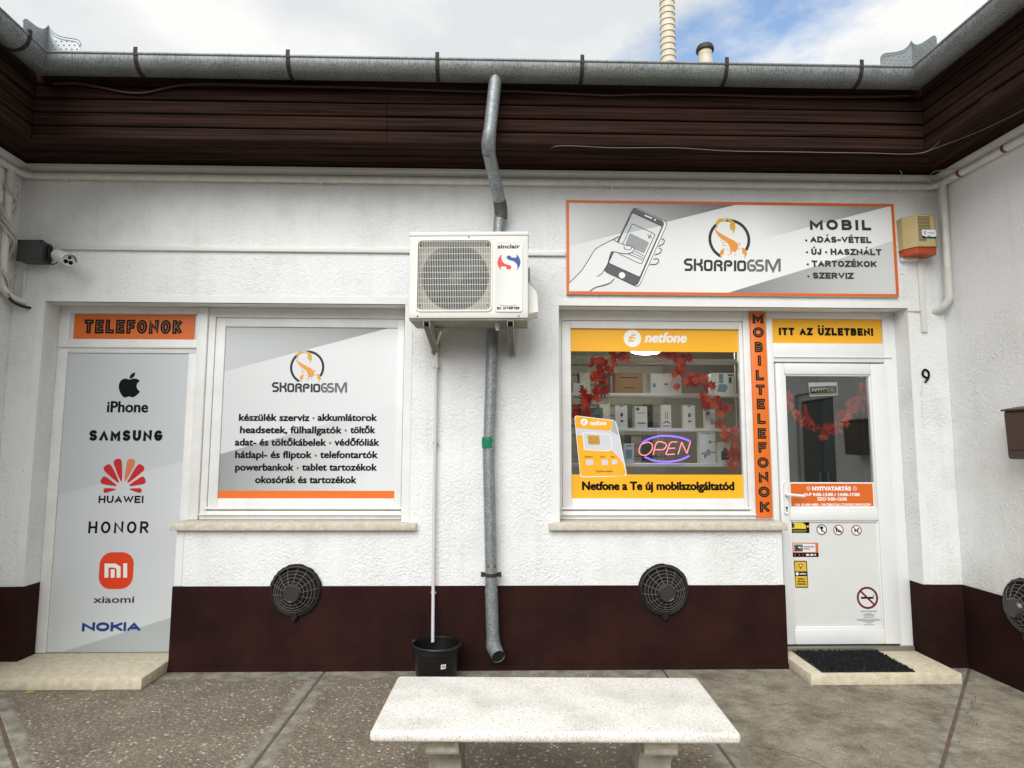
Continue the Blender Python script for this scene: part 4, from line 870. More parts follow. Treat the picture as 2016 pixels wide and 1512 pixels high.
# round wall vents
def vent(c, rot, label, sc=1.0):
    V = thing('wall_vent', (c[0], c[1], c[2]), label, 'vent', 'round wall vents')
    o = Vector(c); T = Matrix.Translation(o) @ rot
    m = MB(); m.xf = T; rnd = random.Random(int(c[0] * 100)); n = 56
    ed = [.178 + (rnd.uniform(-.003, .003) if sin(2 * pi * i / n) > -.1 else .0) for i in range(n)]
    m.add([(ed[i] * cos(2 * pi * i / n), -.0035, ed[i] * sin(2 * pi * i / n)) for i in range(n)], [tuple(range(n))])
    m.build('dark_hole_disc', M_DARK, V)  # flat near-black disc paints the shade of a hole; nothing is cut
    m = MB(); m.xf = T; m.lathe([(.168, -.004), (.170, -.012), (.166, -.020), (.160, -.024), (.154, -.020), (.152, -.006)], (0, 0, 0), 'Y', 44); m.build('ring', mat('worn_black_plastic', (36, 34, 33), .45), V, smooth=50)
    # conical cage
    prof = [(.155, -.018), (.138, -.038), (.120, -.056), (.100, -.072), (.078, -.086)]
    m = MB(); m.xf = T
    for r, h in prof:
        m.tube([(r * cos(2 * pi * i / 40), h, r * sin(2 * pi * i / 40)) for i in range(41)], .0018, 5, caps=False)
    for k_ in range(14):
        a = 2 * pi * (k_ + .3) / 14; m.tube([(r * cos(a), h, r * sin(a)) for r, h in prof + [(.058, -.096)]], .0018, 5)
    m.build('cage', mat('dusty_black_plastic', (104, 97, 91), .5), V, smooth=60)
    m = MB(); m.xf = T; m.lathe([(.066, -.084), (.064, -.094), (.054, -.112), (.051, -.114), (.047, -.111), (.001, -.111)], (0, 0, 0), 'Y', 36); m.build('hub', mat('glossy_black_plastic', (52, 52, 52), .22), V, smooth=35)
    m = MB(); m.xf = T; m.pxz([(-.012, -.13), (.014, -.12), (.022, -.172), (-.006, -.196), (-.016, -.185), (-.02, -.16)], -.03, -.012); m.build('clip', M_BLACK, V, bevel=.003, smooth=30)
vent((-1.369, -.012, .530), Matrix.Identity(4), 'round black caged wall vent below the left window')
vent((1.158, -.012, .528), Matrix.Identity(4), 'round black caged wall vent below the right window')
vent((3.302 - .014, -.53, .53), Matrix.Rotation(SK - pi / 2, 4, 'Z'), 'round black wall vent on the right wing at the picture edge')
# junction box, trunking, camera
M_JB = mat('dark_green_grey_plastic', (58, 62, 58), .5)
JB = thing('junction_box', (-3.27, -.05, 2.75), 'dark grey electrical junction box high in the left corner', 'junction box')
boxpart('body', M_JB, JB, (-3.355, -3.19, -.085, -.001, 2.795, 2.940), .004)
boxpart('lid', M_JB, JB, (-3.36, -3.185, -.108, -.086, 2.790, 2.945), .006)
m = MB()
for x in (-3.348, -3.197):
    for z in (2.803, 2.932): m.lathe([(.0001, -.002), (.007, -.002), (.008, 0)], (x, -.108, z), 'Y', 12)
m.build('screw', M_BLACK, JB)
m = MB(); m.box(-3.1895, -3.170, -.06, -.02, 2.82, 2.92); m.build('gland_strip', M_BLACK, JB, bevel=.003, smooth=30)
M_DUCT = mat('white_cable_trunking', (222, 221, 216), .5)
def duct(b, label, rot=0):
    m = MB(); m.box(*b); o = m.build('cable_trunking', M_DUCT, loc=((b[0] + b[1]) / 2, b[2], b[4]), bevel=.002, smooth=30); return tag(o, label, 'trunking', 'white cable trunking')
duct((-3.144, -.5, -.02, -.0005, 2.905, 2.938), 'long white cable trunking from the junction box to the air conditioner')
duct((.20, .49, -.02, -.0005, 2.895, 2.925), 'short white cable trunking between air conditioner and large sign')
duct((-3.375, -3.352, -.016, -.0005, 2.50, 2.756), 'upright white cable trunking below the junction box')
o = duct((3.0925, 3.132, -.018, -.0005, 2.352, 2.872), 'upright white cable trunking below the wall siren'); 
duct((3.0, 3.092, -.014, -.0005, 2.505, 2.522), 'short white cable trunking at the top corner of the shop door opening')
duct((2.965, 3.09, -.03, -.0005, 2.878, 2.905), 'short white cable trunking directly under the wall siren')
CM = thing('security_camera', (-3.0, -.0, 2.80), 'small white bullet security camera beside the junction box', 'camera')
f_ = Vector(px3(135.5, 512.5, -.21)); b_ = Vector(px3(113, 503, -.075)); dz = (f_ - b_).normalized()
Mx = Matrix.Translation(b_) @ dz.to_track_quat('Z', 'X').to_matrix().to_4x4(); Ln = (f_ - b_).length
m = MB(); m.xf = Mx; m.lathe([(.001, -.02), (.03, -.018), (.038, 0), (.040, .02), (.040, Ln - .003), (.037, Ln), (.001, Ln)], (0, 0, 0), 'Z', 28); m.build('body', M_PVC, CM, smooth=35)
m = MB(); m.xf = Mx; upl = Mx.to_3x3().inverted() @ Vector((.2, 0, 1)); au = atan2(upl.y, upl.x)
m.lathe([(.043, .02), (.046, .02), (.046, Ln + .02), (.043, Ln + .02), (.043, .02)], (0, 0, 0), 'Z', 16, au - radians(95), au + radians(95), False); m.build('sun_shield', M_PVC, CM, smooth=35)
for k_, rr_ in ((0, .011), (1, .014), (2, .014)):
    a = au + (0 if k_ == 0 else (radians(130) if k_ == 1 else radians(-130))); m = MB(); m.xf = Mx
    m.lathe([(.001, Ln + .001), (rr_, Ln + .001), (rr_, Ln - .001)], (.019 * cos(a), .019 * sin(a), 0), 'Z', 18); m.build('lens' if k_ == 0 else 'infrared_lamp', M_INK, CM)
m = MB(); m.xf = Mx; m.lathe([(.0405, Ln - .012), (.0432, Ln - .012), (.0432, Ln + .022), (.0405, Ln + .022)], (0, 0, 0), 'Z', 16, au - radians(88), au + radians(88), False); m.build('shield_lining', M_BLACK, CM, smooth=35)
m = MB(); m.tube([(-3.065, -.001, 2.845), (-3.065, -.02, 2.845)], .03, 16); m.tube([(-3.065, -.02, 2.845), (-3.06, -.05, 2.835), tuple(b_)], .011, 8); m.build('mount', M_PVC, CM, smooth=40)
m = MB(); m.tube(catmull([(-3.185, -.04, 2.80), (-3.15, -.05, 2.785), (-3.12, -.05, 2.795), tuple(b_ + Vector((-.01, .03, -.01)))], n=5), .004, 6); m.build('lead', M_INKG, CM, smooth=60)
# siren
SI = thing('wall_siren', (3.05, -.06, 2.9), 'beige outdoor alarm siren with orange base and white business card', 'siren')
m = MB(); sp = [(2.962, -.001), (2.962, -.055), (3.02, -.13), (3.15, -.13), (3.17, -.11), (3.17, -.001)]
m.pxy(sp, 2.955, 3.19); m.build('cover', mat('yellowed_plastic', (190, 172, 122), .5, var=(9, .08)), SI, bevel=.004, smooth=30)
m = MB(); m.pxy([(2.966, -.003), (2.966, -.055), (3.02, -.122), (3.15, -.122), (3.166, -.105), (3.166, -.003)], 2.905, 2.9545); m.build('lens_base', mat('orange_lens', (178, 70, 30), .35), SI, bevel=.012, smooth=30)
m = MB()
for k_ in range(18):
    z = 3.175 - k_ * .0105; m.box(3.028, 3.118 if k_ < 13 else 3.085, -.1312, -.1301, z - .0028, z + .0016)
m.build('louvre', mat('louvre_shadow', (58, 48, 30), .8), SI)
CD = thing('business_card', (3.1, -.134, 3.0), 'white business card with blue peaks stuck on the siren', 'card')
boxpart('card', M_WHITEP, CD, (3.052, 3.155, -.1345, -.1328, 3.015, 3.078))
m = MB(); m.flat([(3.052, 3.015), (3.155, 3.015), (3.155, 3.027), (3.12, 3.024), (3.08, 3.022), (3.052, 3.036)], -.1349); m.build('print', M_INK, CD)
m = MB(); m.flat([(3.060, 3.034), (3.078, 3.026), (3.087, 3.025), (3.098, 3.037), (3.125, 3.025), (3.07, 3.0235)], -.1352); m.ring((3.074, 3.058), .005, .009, -.1352); m.flat([(3.068, 3.050), (3.080, 3.050), (3.076, 3.038)], -.1352); m.build('print', mat('steel_blue_print', (72, 136, 172), .4), CD)
m = MB(); m.box(3.092, 3.140, -.1353, -.1351, 3.052, 3.056); m.build('print', M_INKG2, CD)
# house number
m = MB(); pts = catmull([(3.112, 2.018), (3.094, 2.026), (3.082, 2.046), (3.090, 2.070), (3.107, 2.076), (3.124, 2.062), (3.128, 2.04), (3.120, 2.012), (3.096, 1.983)], n=5)
m.tube([(p, -.006, q) for p, q in pts], .0075, 8); tag(m.build('house_number', M_INK, loc=(3.1, -.006, 1.98), smooth=60), 'black number 9 on the white wall right of the shop door', 'number')
# mailbox on the right wing
MX = thing('mailbox', (3.25, -.76, 1.43), 'dark brown plastic mailbox on the right wing wall', 'mailbox')
M_MB = mat('brown_mailbox_plastic', (74, 54, 46), .5)
T = Matrix.Translation((3.28 + .58 * math.tan(SK), -.58, 0)) @ Matrix.Rotation(SK, 4, 'Z')
m = MB(); m.xf = T; m.prism(roundpoly([(-.115, 1.445), (-.001, 1.445), (-.001, 1.76), (-.125, 1.745)], .02), lambda p, q, t: (p, t, q), -.37, 0); m.build('body', M_MB, MX, bevel=.006, smooth=35)
m = MB(); m.xf = T; m.prism([(-.137, 1.742), (-.0, 1.766), (-.0, 1.776), (-.138, 1.753)], lambda p, q, t: (p, t, q), -.378, .008); m.build('lid', M_MB, MX, bevel=.002, smooth=35)
m = MB(); m.xf = T; m.box(-.1215, -.119, -.35, -.02, 1.50, 1.503); m.build('groove', M_DARK, MX)

# ================================================================== STEPS, MAT, BENCH
m = MB(); m.box(-3.45, -2.207, -.325, FRY + .06, .0005, .07); tag(m.build('door_step', M_STONE, loc=(-2.8, -.1, 0), bevel=.005, smooth=30), 'pale limestone door step in front of the grey brand door', 'step', 'limestone steps')
m = MB(); m.box(2.0125, 2.997, -.322, FRY + .06, .0005, .07); tag(m.build('door_step', M_STONE, loc=(2.5, -.1, 0), bevel=.005, smooth=30), 'pale limestone door step with a black mat on it', 'step', 'limestone steps')
DM = thing('door_mat', (2.41, -.07, .07), 'black bristle door mat on the limestone step', 'mat')
M_MAT = mat('black_bristle', (26, 29, 30), .9, var=(50, .6, (12, 14, 15)), bump=(220, 1, .004))
boxpart('backing', M_RUBBER, DM, (2.10, 2.71, -.296, .112, .0705, .076))
m = MB(); rn = random.Random(3)
for i in range(5200):
    x = rn.uniform(2.103, 2.707); y = rn.uniform(-.295, .111); h = rn.uniform(.010, .017); a = rn.uniform(0, pi); w = .0035; dx, dy = cos(a) * w, sin(a) * w; lx, ly = rn.uniform(-.005, .005), rn.uniform(-.005, .005)
    m.add([(x - dx, y - dy, .076), (x + dx, y + dy, .076), (x + lx, y + ly, .076 + h)], [(0, 1, 2)])
o = m.build('bristles', M_MAT, DM); o['kind'] = 'stuff'
def terr(t, b, mpn):
    v = t.nodes.new('ShaderNodeTexVoronoi'); v.inputs['Scale'].default_value = 300; t.links.new(mpn.outputs[0], v.inputs[0])
    w = t.nodes.new('ShaderNodeTexWhiteNoise'); t.links.new(v.outputs['Color'], w.inputs[0])
    rp = t.nodes.new('ShaderNodeValToRGB'); rp.color_ramp.interpolation = 'LINEAR'; E_ = rp.color_ramp.elements
    E_[0].position = 0; E_[0].color = (*s2l((150, 146, 142)), 1); E_[1].position = 1; E_[1].color = (*s2l((240, 238, 232)), 1)
    for p_, c_ in ((.10, (210, 205, 199)), (.22, (222, 219, 213)), (.5, (233, 231, 226))):
        el = E_.new(p_); el.color = (*s2l(c_), 1)
    t.links.new(w.outputs[0], rp.inputs[0])
    n = t.nodes.new('ShaderNodeTexNoise'); n.inputs['Scale'].default_value = 5; n.inputs['Detail'].default_value = 6; t.links.new(mpn.outputs[0], n.inputs[0])
    r2 = t.nodes.new('ShaderNodeValToRGB'); r2.color_ramp.elements[0].position = .3; r2.color_ramp.elements[0].color = (.80, .79, .77, 1); r2.color_ramp.elements[1].position = .55; t.links.new(n.outputs[0], r2.inputs[0])
    mu = t.nodes.new('ShaderNodeMix'); mu.data_type = 'RGBA'; mu.blend_type = 'MULTIPLY'; mu.inputs[0].default_value = 1; t.links.new(rp.outputs[0], mu.inputs[6]); t.links.new(r2.outputs[0], mu.inputs[7]); t.links.new(mu.outputs[2], b.inputs['Base Color'])
    nb = t.nodes.new('ShaderNodeTexNoise'); nb.inputs['Scale'].default_value = 160; t.links.new(mpn.outputs[0], nb.inputs[0])
    bn = t.nodes.new('ShaderNodeBump'); bn.inputs['Strength'].default_value = .35; bn.inputs['Distance'].default_value = .002; t.links.new(nb.outputs[0], bn.inputs['Height']); t.links.new(bn.outputs[0], b.inputs['Normal'])
M_TERR = mat('white_terrazzo', (230, 228, 222), .7, extra=terr, spec=.3)
M_LEG = mat('grey_cast_concrete', (182, 178, 168), .85, var=(9, .35, (122, 116, 102)), bump=(60, .5, .004))
BT = .45; bc = Vector((.2315, -1.69, 0)); BR = Matrix.Translation(bc) @ Matrix.Rotation(radians(-1.7), 4, 'Z')
BN = thing('bench', tuple(bc), 'white terrazzo bench slab on two concrete legs in front of the shop', 'bench')
m = MB(); m.xf = BR
m.box(-.698, .698, -.288, .286, BT - .042, BT); m.build('seat', M_TERR, BN, bevel=.016, seg=4, smooth=50)
for cx_ in (-.432, .41):
    m = MB(); m.xf = BR
    prof = [(-.22, 0), (.22, 0), (.22, .05), (.16, .09)] + [(.16 - .07 * sin(radians(a)), .09 + .24 * (a / 180)) for a in range(20, 180, 20)] + [(.17, .335), (.22, .345), (.22, BT - .0425), (-.22, BT - .0425), (-.22, .345), (-.17, .335)] + [(-.16 + .07 * sin(radians(a)), .09 + .24 * (a / 180)) for a in range(160, 0, -20)] + [(-.16, .09), (-.22, .05)]
    m.pyz(prof, cx_ - .06, cx_ + .06); lg = m.build('leg', M_LEG, BN, bevel=.006, smooth=35)
    m = MB(); m.xf = BR; m.box(cx_ - .064, cx_ + .064, -.226, .226, BT - .085, BT - .0428); m.build('cap_block', mat('beige_cast_concrete', (176, 166, 146), .85, var=(14, .3, (140, 128, 108)), bump=(60, .5, .004)), lg, bevel=.005, smooth=35)
# fallen leaf
m = MB(); lf = [(0, .02), (.012, .004), (.03, .006), (.018, -.008), (.022, -.024), (.004, -.014), (-.006, -.03), (-.012, -.012), (-.032, -.012), (-.018, .002), (-.026, .018), (-.008, .01)]
m.xf = Matrix.Translation((-2.86, -.36, .008)) @ Matrix.Rotation(.4, 4, 'Z') @ Matrix.Rotation(.25, 4, 'X')
m.pxy(lf, 0, .0012); tag(m.build('fallen_leaf', mat('dry_leaf', (158, 140, 84), .8), loc=(-2.86, -.36, 0)), 'small dry yellow leaf on the paving by the left step', 'leaf')

# ================================================================== SIGNS AND FILMS
def PP(pts, Y): return [P(x, y, Y) for x, y in pts]
def disc_px(mb, c, r, Y, n=14): q = P(c[0], c[1], Y); mb.disc(q, r, Y, n)
S_ = crop(1330, 410, 9.164)
LOGO = {
 'ringA': (97, -33), 'ringB': (129, 242),
 'tail': [(742, 360), (728, 300), (740, 235), (785, 192), (850, 190), (935, 238), (870, 232), (810, 250), (770, 290), (750, 345)],
 'sting': [(870, 180), (925, 180), (1000, 205), (1055, 245), (1078, 310), (1075, 370), (1050, 430), (1028, 470), (1035, 395), (1005, 385), (982, 345), (978, 300), (995, 268), (960, 235), (920, 200)],
 'body': [(712, 360), (760, 415), (840, 470), (940, 525), (1030, 575), (1100, 620), (1128, 670), (1122, 720), (1085, 780), (1060, 795), (1045, 770), (1020, 775), (1000, 830), (985, 825), (990, 760), (975, 690), (940, 630), (870, 575), (800, 525), (750, 460), (722, 405)],
 'clawL': [(890, 720), (870, 770), (880, 840), (850, 815), (835, 840), (838, 905), (805, 860), (797, 810), (815, 765), (850, 735)],
 'clawR': [(1185, 705), (1240, 725), (1280, 770), (1288, 820), (1265, 870), (1238, 910), (1248, 840), (1225, 810), (1200, 830), (1208, 770)],
 'legs': [[(830, 640), (850, 607), (905, 630), (855, 622)], [(840, 700), (865, 655), (935, 672), (875, 668)], [(915, 710), (965, 775), (930, 745)], [(1120, 610), (1180, 655), (1150, 665)], [(1165, 700), (1130, 775), (1135, 730)], [(805, 570), (835, 572), (815, 590)], [(1025, 560), (1085, 600), (1040, 575)], [(950, 815), (945, 840), (970, 865), (958, 835)], [(1085, 815), (1095, 840), (1065, 860), (1080, 838)]],
 'word1': [[(300, 925), (205, 925), (172, 955), (172, 985), (200, 1010), (262, 1016), (290, 1045), (290, 1082), (262, 1110), (165, 1110)], [(350, 910), (350, 1132)], [(468, 915), (468, 985), (430, 1012)], [(378, 1002), (440, 1022), (473, 1065), (473, 1132)],
           [(712, 1135), (712, 985), (738, 952), (800, 952), (828, 977), (828, 1008), (800, 1032), (745, 1022)], [(795, 1032), (828, 1075), (828, 1135)], [(893, 1135), (893, 985), (918, 957), (978, 957), (1005, 982), (1005, 1012), (978, 1036), (925, 1026)], [(1075, 940), (1075, 1137)]],
 'loops': [(532, 648, 950, 1112), (1132, 1252, 962, 1116)],
 'word2': [[(1420, 945), (1350, 945), (1312, 985), (1312, 1080), (1342, 1120), (1408, 1120), (1432, 1092), (1432, 1060), (1408, 1036), (1345, 1030)], [(1575, 945), (1490, 945), (1457, 973), (1457, 1000), (1490, 1028), (1555, 1034), (1578, 1060), (1578, 1095), (1548, 1122), (1455, 1122)], [(1640, 1142), (1640, 945), (1672, 945), (1760, 1125), (1848, 930), (1876, 930), (1876, 1142)]],
}
M_SC1 = mat('scorpion_gold', (212, 168, 38), .42); M_SC2 = gradmat('scorpion_amber', (208, 164, 36), (226, 148, 46), (1.6, 0, 3.2), (1.7, 0, 2.9), .42); M_SC3 = mat('scorpion_orange', (226, 152, 50), .42)
def logo(parent, tr, Y, k):
    """tr maps crop pixels to the picture; k = metres per crop pixel"""
    def f(pts): return PP(tr(pts), Y)
    c = f([(971, 561)])[0]
    m = MB()
    for a0, a1 in (LOGO['ringA'], LOGO['ringB']): m.ring(c, 341 * k, 395 * k, Y, radians(a0), radians(a1))
    m.build('logo_ring', M_INKG, parent)
    Y2 = Y - .0006
    for nm, mt in (('tail', M_SC1), ('sting', M_SC1), ('body', M_SC3), ('clawL', M_SC3), ('clawR', M_SC3)):
        pts = PP(tr(catmull(LOGO[nm], True, 4) if nm not in ('clawL', 'clawR') else LOGO[nm]), Y2); m = MB()
        m.flat(pts, Y2); m.build('logo_scorpion', mt, parent)
    m = MB()
    for lg in LOGO['legs']: m.flat(PP(tr(lg), Y2), Y2)
    o = m.build('logo_scorpion', M_SC3, parent)
    for key, mt in (('word1', M_INKG), ('word2', M_INKG2)):
        m = MB()
        for i, pl in enumerate(LOGO[key]): m.stroke(f(pl), 45 * k, Y - (i % 4) * 6e-5)
        if key == 'word1':
            for a, b, c_, d in LOGO['loops']: m.stroke(f(roundpoly([(a, c_), (b, c_), (b, d), (a, d)], 34, 3)), 45 * k, Y, True)
        m.build('lettering', mt, parent)
# --- big sign over the right window
SG = thing('shop_sign', (1.72, -.02, 2.61), 'wide white shop sign with orange border, hand holding phone and scorpion logo', 'sign')
YS = -.022
sx0, sx1, sz0, sz1 = .496, 2.931, 2.609, 3.312
m = MB(); m.box(sx0, sx1, YS, -.0045, sz0, sz1); m.build('board', M_SIGNBG, SG)
m = MB(); w_ = .021
for b in ((sx0, sx1, YS - .002, YS - .0003, sz0, sz0 + w_), (sx0, sx1, YS - .002, YS - .0003, sz1 - w_, sz1), (sx0, sx0 + w_, YS - .002, YS - .0003, sz0 + w_, sz1 - w_), (sx1 - w_, sx1, YS - .002, YS - .0003, sz0 + w_, sz1 - w_)): m.box(*b)
m.build('border', M_ORANGED, SG)
i0, i1, j0, j1 = sx0 + w_, sx1 - w_, sz0 + w_, sz1 - w_; YP = YS - .0006
def clipx(pts): return [(min(max(x, i0), i1), min(max(z, j0), j1)) for x, z in pts]
m = MB(); m.flat(clipx(PP([(1100, 484), (1447, 395), (1100, 390)], YP)), YP); m.build('print', M_SIGNG1, SG)
m = MB(); m.flat(clipx(PP([(1470, 478), (1748, 402), (1470, 395)], YP)), YP); m.build('print', M_SIGNG2, SG)
m = MB(); m.flat(clipx(PP([(1434, 577), (1664, 506), (1775, 474), (1790, 600), (1434, 600)], YP)), YP); m.build('print', M_SIGNG3, SG)
for x, z in ((sx0 + .011, sz0 + .012), (sx0 + .011, sz1 - .012), (1.58, sz1 - .011), (1.58, sz0 + .011), (sx1 - .011, sz0 + .012), (sx1 - .011, sz1 - .012)):
    m = MB(); m.lathe([(.0001, -.005), (.004, -.0045), (.006, -.002)], (x, YS, z), 'Y', 10); m.build('screw', M_ZINC, SG)
C7 = crop(1090, 380, 4.2); Y1 = YP - .0006
def p7(pts, Y): return PP(C7(pts), Y)
kk = 1 / 4.2 / 278.0
m = MB(); m.flat(p7(roundpoly([(660, 112), (948, 240), (702, 786), (410, 645)], 38), Y1), Y1); m.build('print', M_INK, SG)
m = MB(); m.flat(p7(roundpoly([(662, 118), (942, 243), (700, 780), (440, 650)], 36), Y1 - .0003), Y1 - .0003); m.build('print', M_WHITEP, SG)
m = MB(); m.flat(p7(roundpoly([(656, 118), (922, 238), (690, 775), (415, 643)], 36), Y1 - .0006), Y1 - .0006); m.build('print', mat('phone_grey_print', (84, 86, 88), .42), SG)
m = MB(); m.flat(p7(roundpoly([(652, 163), (898, 275), (712, 696), (453, 578)], 12), Y1 - .0009), Y1 - .0009); m.build('print', M_SIGNBG, SG)
m = MB(); m.flat(p7([(640, 175), (652, 165), (890, 272), (580, 335)], Y1 - .0011), Y1 - .0011); m.build('print', mat('phone_screen_shade', (186, 190, 192), .42), SG)
m = MB(); disc_px(m, C7([(565, 680)])[0], 27 * kk, Y1 - .0012, 22); m.flat(p7(roundpoly([(752, 178), (818, 205), (813, 215), (748, 188)], 5), Y1 - .0012), Y1 - .0012); disc_px(m, C7([(838, 222)])[0], 9 * kk, Y1 - .0012); m.build('print', M_WHITEP, SG)
m = MB(); m.stroke(p7(roundpoly([(650, 253), (840, 340), (725, 590), (535, 500)], 18), Y1 - .0013), 5 * kk, Y1 - .0013, True)
m.stroke(p7(roundpoly([(652, 163), (898, 275), (712, 696), (453, 578)], 12), Y1 - .0013), 5 * kk, Y1 - .00135, True)
m.stroke(p7([(775, 345), (812, 375)], Y1), 6 * kk, Y1 - .0013); m.stroke(p7([(808, 342), (780, 378)], Y1), 6 * kk, Y1 - .0014)
for a, b in (((668, 478), (742, 520)), ((640, 490), (740, 538)), ((620, 505), (735, 556))): m.stroke(p7([a, b], Y1), 5 * kk, Y1 - .0014)
m.build('print', M_INK, SG)
m = MB(); m.flat(p7(roundpoly([(630, 330), (790, 408), (748, 500), (590, 430)], 14), Y1 - .0016), Y1 - .0016); m.build('print', mat('phone_card_print', (150, 156, 158), .42), SG)
hand = [(128, 745), (180, 695), (235, 635), (300, 535), (345, 465), (420, 420), (490, 385), (540, 412), (590, 430), (640, 440), (665, 455), (655, 485), (610, 502), (545, 495), (480, 487), (460, 540), (445, 590), (415, 640), (440, 680), (500, 708), (470, 740), (360, 775), (320, 795), (300, 812), (128, 812)]
m = MB(); m.flat(p7(hand, Y1 - .0019), Y1 - .0019); m.build('print', mat('hand_print', (224, 226, 226), .42), SG)
m = MB()
for i, pl in enumerate(([(128, 745), (180, 695), (235, 635), (300, 535), (345, 465), (420, 420), (490, 385), (540, 358)], [(490, 385), (540, 412), (590, 430), (640, 440), (665, 455), (655, 485), (610, 502), (545, 495), (480, 487), (460, 540), (445, 590), (415, 640), (395, 670), (360, 690)], [(582, 437), (588, 462), (630, 470), (650, 442)], [(500, 708), (470, 740), (420, 762), (360, 775), (320, 795), (300, 812)], [(892, 375), (915, 390), (905, 420), (865, 440)], [(872, 452), (892, 468), (880, 495), (835, 512)], [(825, 547), (860, 543), (868, 565), (845, 588), (795, 590)])):
    m.stroke(catmull(p7(pl, Y1 - .0022), n=4), 5.5 * kk, Y1 - .0022 - i * 4e-5)
m.build('print', M_INK, SG)
logo(SG, S_, Y1, 1 / 9.164 / 279)
C8 = crop(1536, 380, 4.2)
def line8(sv, x0, x1, y0, y1, wt, gap=.09):
    a, b = C8([(x0, y1), (x1, y0)]); q0, q1 = P(a[0], a[1], Y1), P(b[0], b[1], Y1)
    m = MB(); zc = (q0[1] + q1[1]) / 2; hh = (y1 - y0) / 4.2 / 278 / 2; stroke_text(m, sv, q0[0], q1[0], zc - hh, zc + hh, wt, Y1, gap); m.build('lettering', M_INKG, SG)
line8('MOBIL', 247, 748, 218, 310, .27, .34); line8('ADÁS-VÉTEL', 250, 752, 358, 414, .285); line8('ÚJ', 258, 340, 458, 514, .285); line8('HASZNÁLT', 418, 835, 460, 516, .285); line8('TARTOZÉKOK', 262, 795, 558, 614, .285); line8('SZERVIZ', 270, 605, 656, 712, .285)
m = MB()
for c_ in ((216, 392), (222, 490), (380, 490), (228, 590), (233, 690)): disc_px(m, C8([c_])[0], .0085, Y1)
m.build('lettering', M_INKG, SG)
# --- left: transom sign, brand door film, window film
YT = FRY + .0145
TS = thing('transom_sign', (-2.67, YT, 2.29), 'orange TELEFONOK sign over the grey brand door', 'sign')
boxpart('board', M_ORANGED, TS, (-3.1095, -2.2335, YT - .003, YT + .0008, 2.291, 2.473))
m, m2 = MB(), MB(); a, b = P(165.5, 656.5, YT), P(359.5, 630.5, YT); stroke_text(m, 'TELEFONOK', a[0], b[0], a[1], b[1], .30, YT - .0042, .12, .17, m2); m.build('lettering', M_INK, TS); m2.build('lettering_inline', M_TAN, TS)
YD = FRY + .0105
BF = thing('brand_film', (-2.7, YD, .08), 'silver door film listing phone brand logos one below another', 'poster')
boxpart('film', M_DOORFILM, BF, (-3.133, -2.264, YD - .001, YD + .001, .078, 2.183))
m = MB(); q = PP([(122, 1284), (341, 1226), (341, 1290), (122, 1290)], YD); m.flat([(-3.02, .079), (-2.2645, .315), (-2.2645, .079)], YD - .0014); m.build('print', M_DOORFILMD, BF)
m = MB(); m.flat([(-3.132, 1.16), (-2.2645, 1.40), (-2.2645, .317), (-3.03, .079), (-3.132, .079)], YD - .0012); m.build('print', M_DOORFILML, BF)
YL = YD - .0022
A = crop(60, 590, 4.2); Bc = crop(60, 890, 3.689)
def pa(pts): return PP(A(pts), YL)
def pb(pts): return PP(Bc(pts), YL)
m = MB(); m.flat(catmull(pa([(818, 660), (785, 652), (748, 668), (730, 712), (738, 760), (765, 802), (788, 808), (815, 800), (845, 808), (870, 795), (903, 762), (885, 740), (877, 715), (885, 688), (903, 672), (880, 655), (850, 652)]), True, 4), YL); m.flat(catmull(pa([(820, 652), (826, 625), (845, 608), (864, 603), (860, 628), (842, 646)]), True, 4), YL); m.build('logo', M_INK, BF)
def ft(sv, fn, x0, x1, y0, y1, mt, bold=.002, ref='H', **k):
    a, b = fn([(x0, y1)])[0], fn([(x1, y0)])[0]; m = MB(); text(m, sv, a[0], b[0], a[1], b[1] - a[1], YL, bold, ref, **k); m.build('lettering', mt, BF)
ft('iPhone', pa, 630, 977, 840, 930, M_INK, .0035)
def fs(sv, fn, x0, x1, y0, y1, wt, mt, gap=.2, slant=0):
    a, b = fn([(x0, y1)])[0], fn([(x1, y0)])[0]; m = MB(); stroke_text(m, sv, a[0], b[0], a[1], b[1], wt, YL, gap, slant=slant); m.build('lettering', mt, BF)
fs('SΛMSUNG', pa, 483, 1096, 1080, 1167, .28, M_INK, .2)
c_ = pb([(670, 262)])[0]; kb = 1 / 3.689 / 268
for sgn in (-1, 1):
    for k_, (a, r1, w) in enumerate(((75.5, 212, 27), (51, 205, 28), (22, 166, 26), (-8, 135, 16))):
        ang = radians(a if sgn > 0 else 180 - a); d = Vector((cos(ang), sin(ang))); nn = Vector((-d.y, d.x)); cc_ = Vector(c_); r0 = 46
        pts = [cc_ + d * (r0 * kb), cc_ + d * ((r0 + r1) / 2 * kb) + nn * (w * .75 * kb), cc_ + d * (r1 * .93 * kb) + nn * (w * kb), cc_ + d * (r1 * kb), cc_ + d * (r1 * .93 * kb) - nn * (w * kb), cc_ + d * ((r0 + r1) / 2 * kb) - nn * (w * .75 * kb)]
        m = MB(); m.flat(catmull([tuple(p) for p in pts], True, 4), YL - k_ * 5e-5); m.build('logo_petal', M_RED if (k_ or sgn < 0) else mat('petal_orange', (214, 120, 78), .42), BF)
fs('HUAWEI', pb, 493, 822, 317, 370, .23, M_INK, .16); fs('HONOR', pb, 418, 860, 503, 590, .185, M_INK, .3)
a, b = pb([(490, 995)])[0], pb([(755, 727)])[0]
m = MB(); m.flat(rrect(a[0], b[0], a[1], b[1], .085, 8), YL); m.build('logo', mat('vermilion_print', (222, 66, 28), .42), BF)
m = MB(); Yq = YL - .0006
for i, pl in enumerate(([(552, 912), (552, 824), (612, 824), (640, 840), (640, 912)], [(597, 852), (597, 912)], [(688, 808), (688, 912)])): m.stroke(PP(Bc(pl), Yq), 27 * kb, Yq - i * 5e-5)
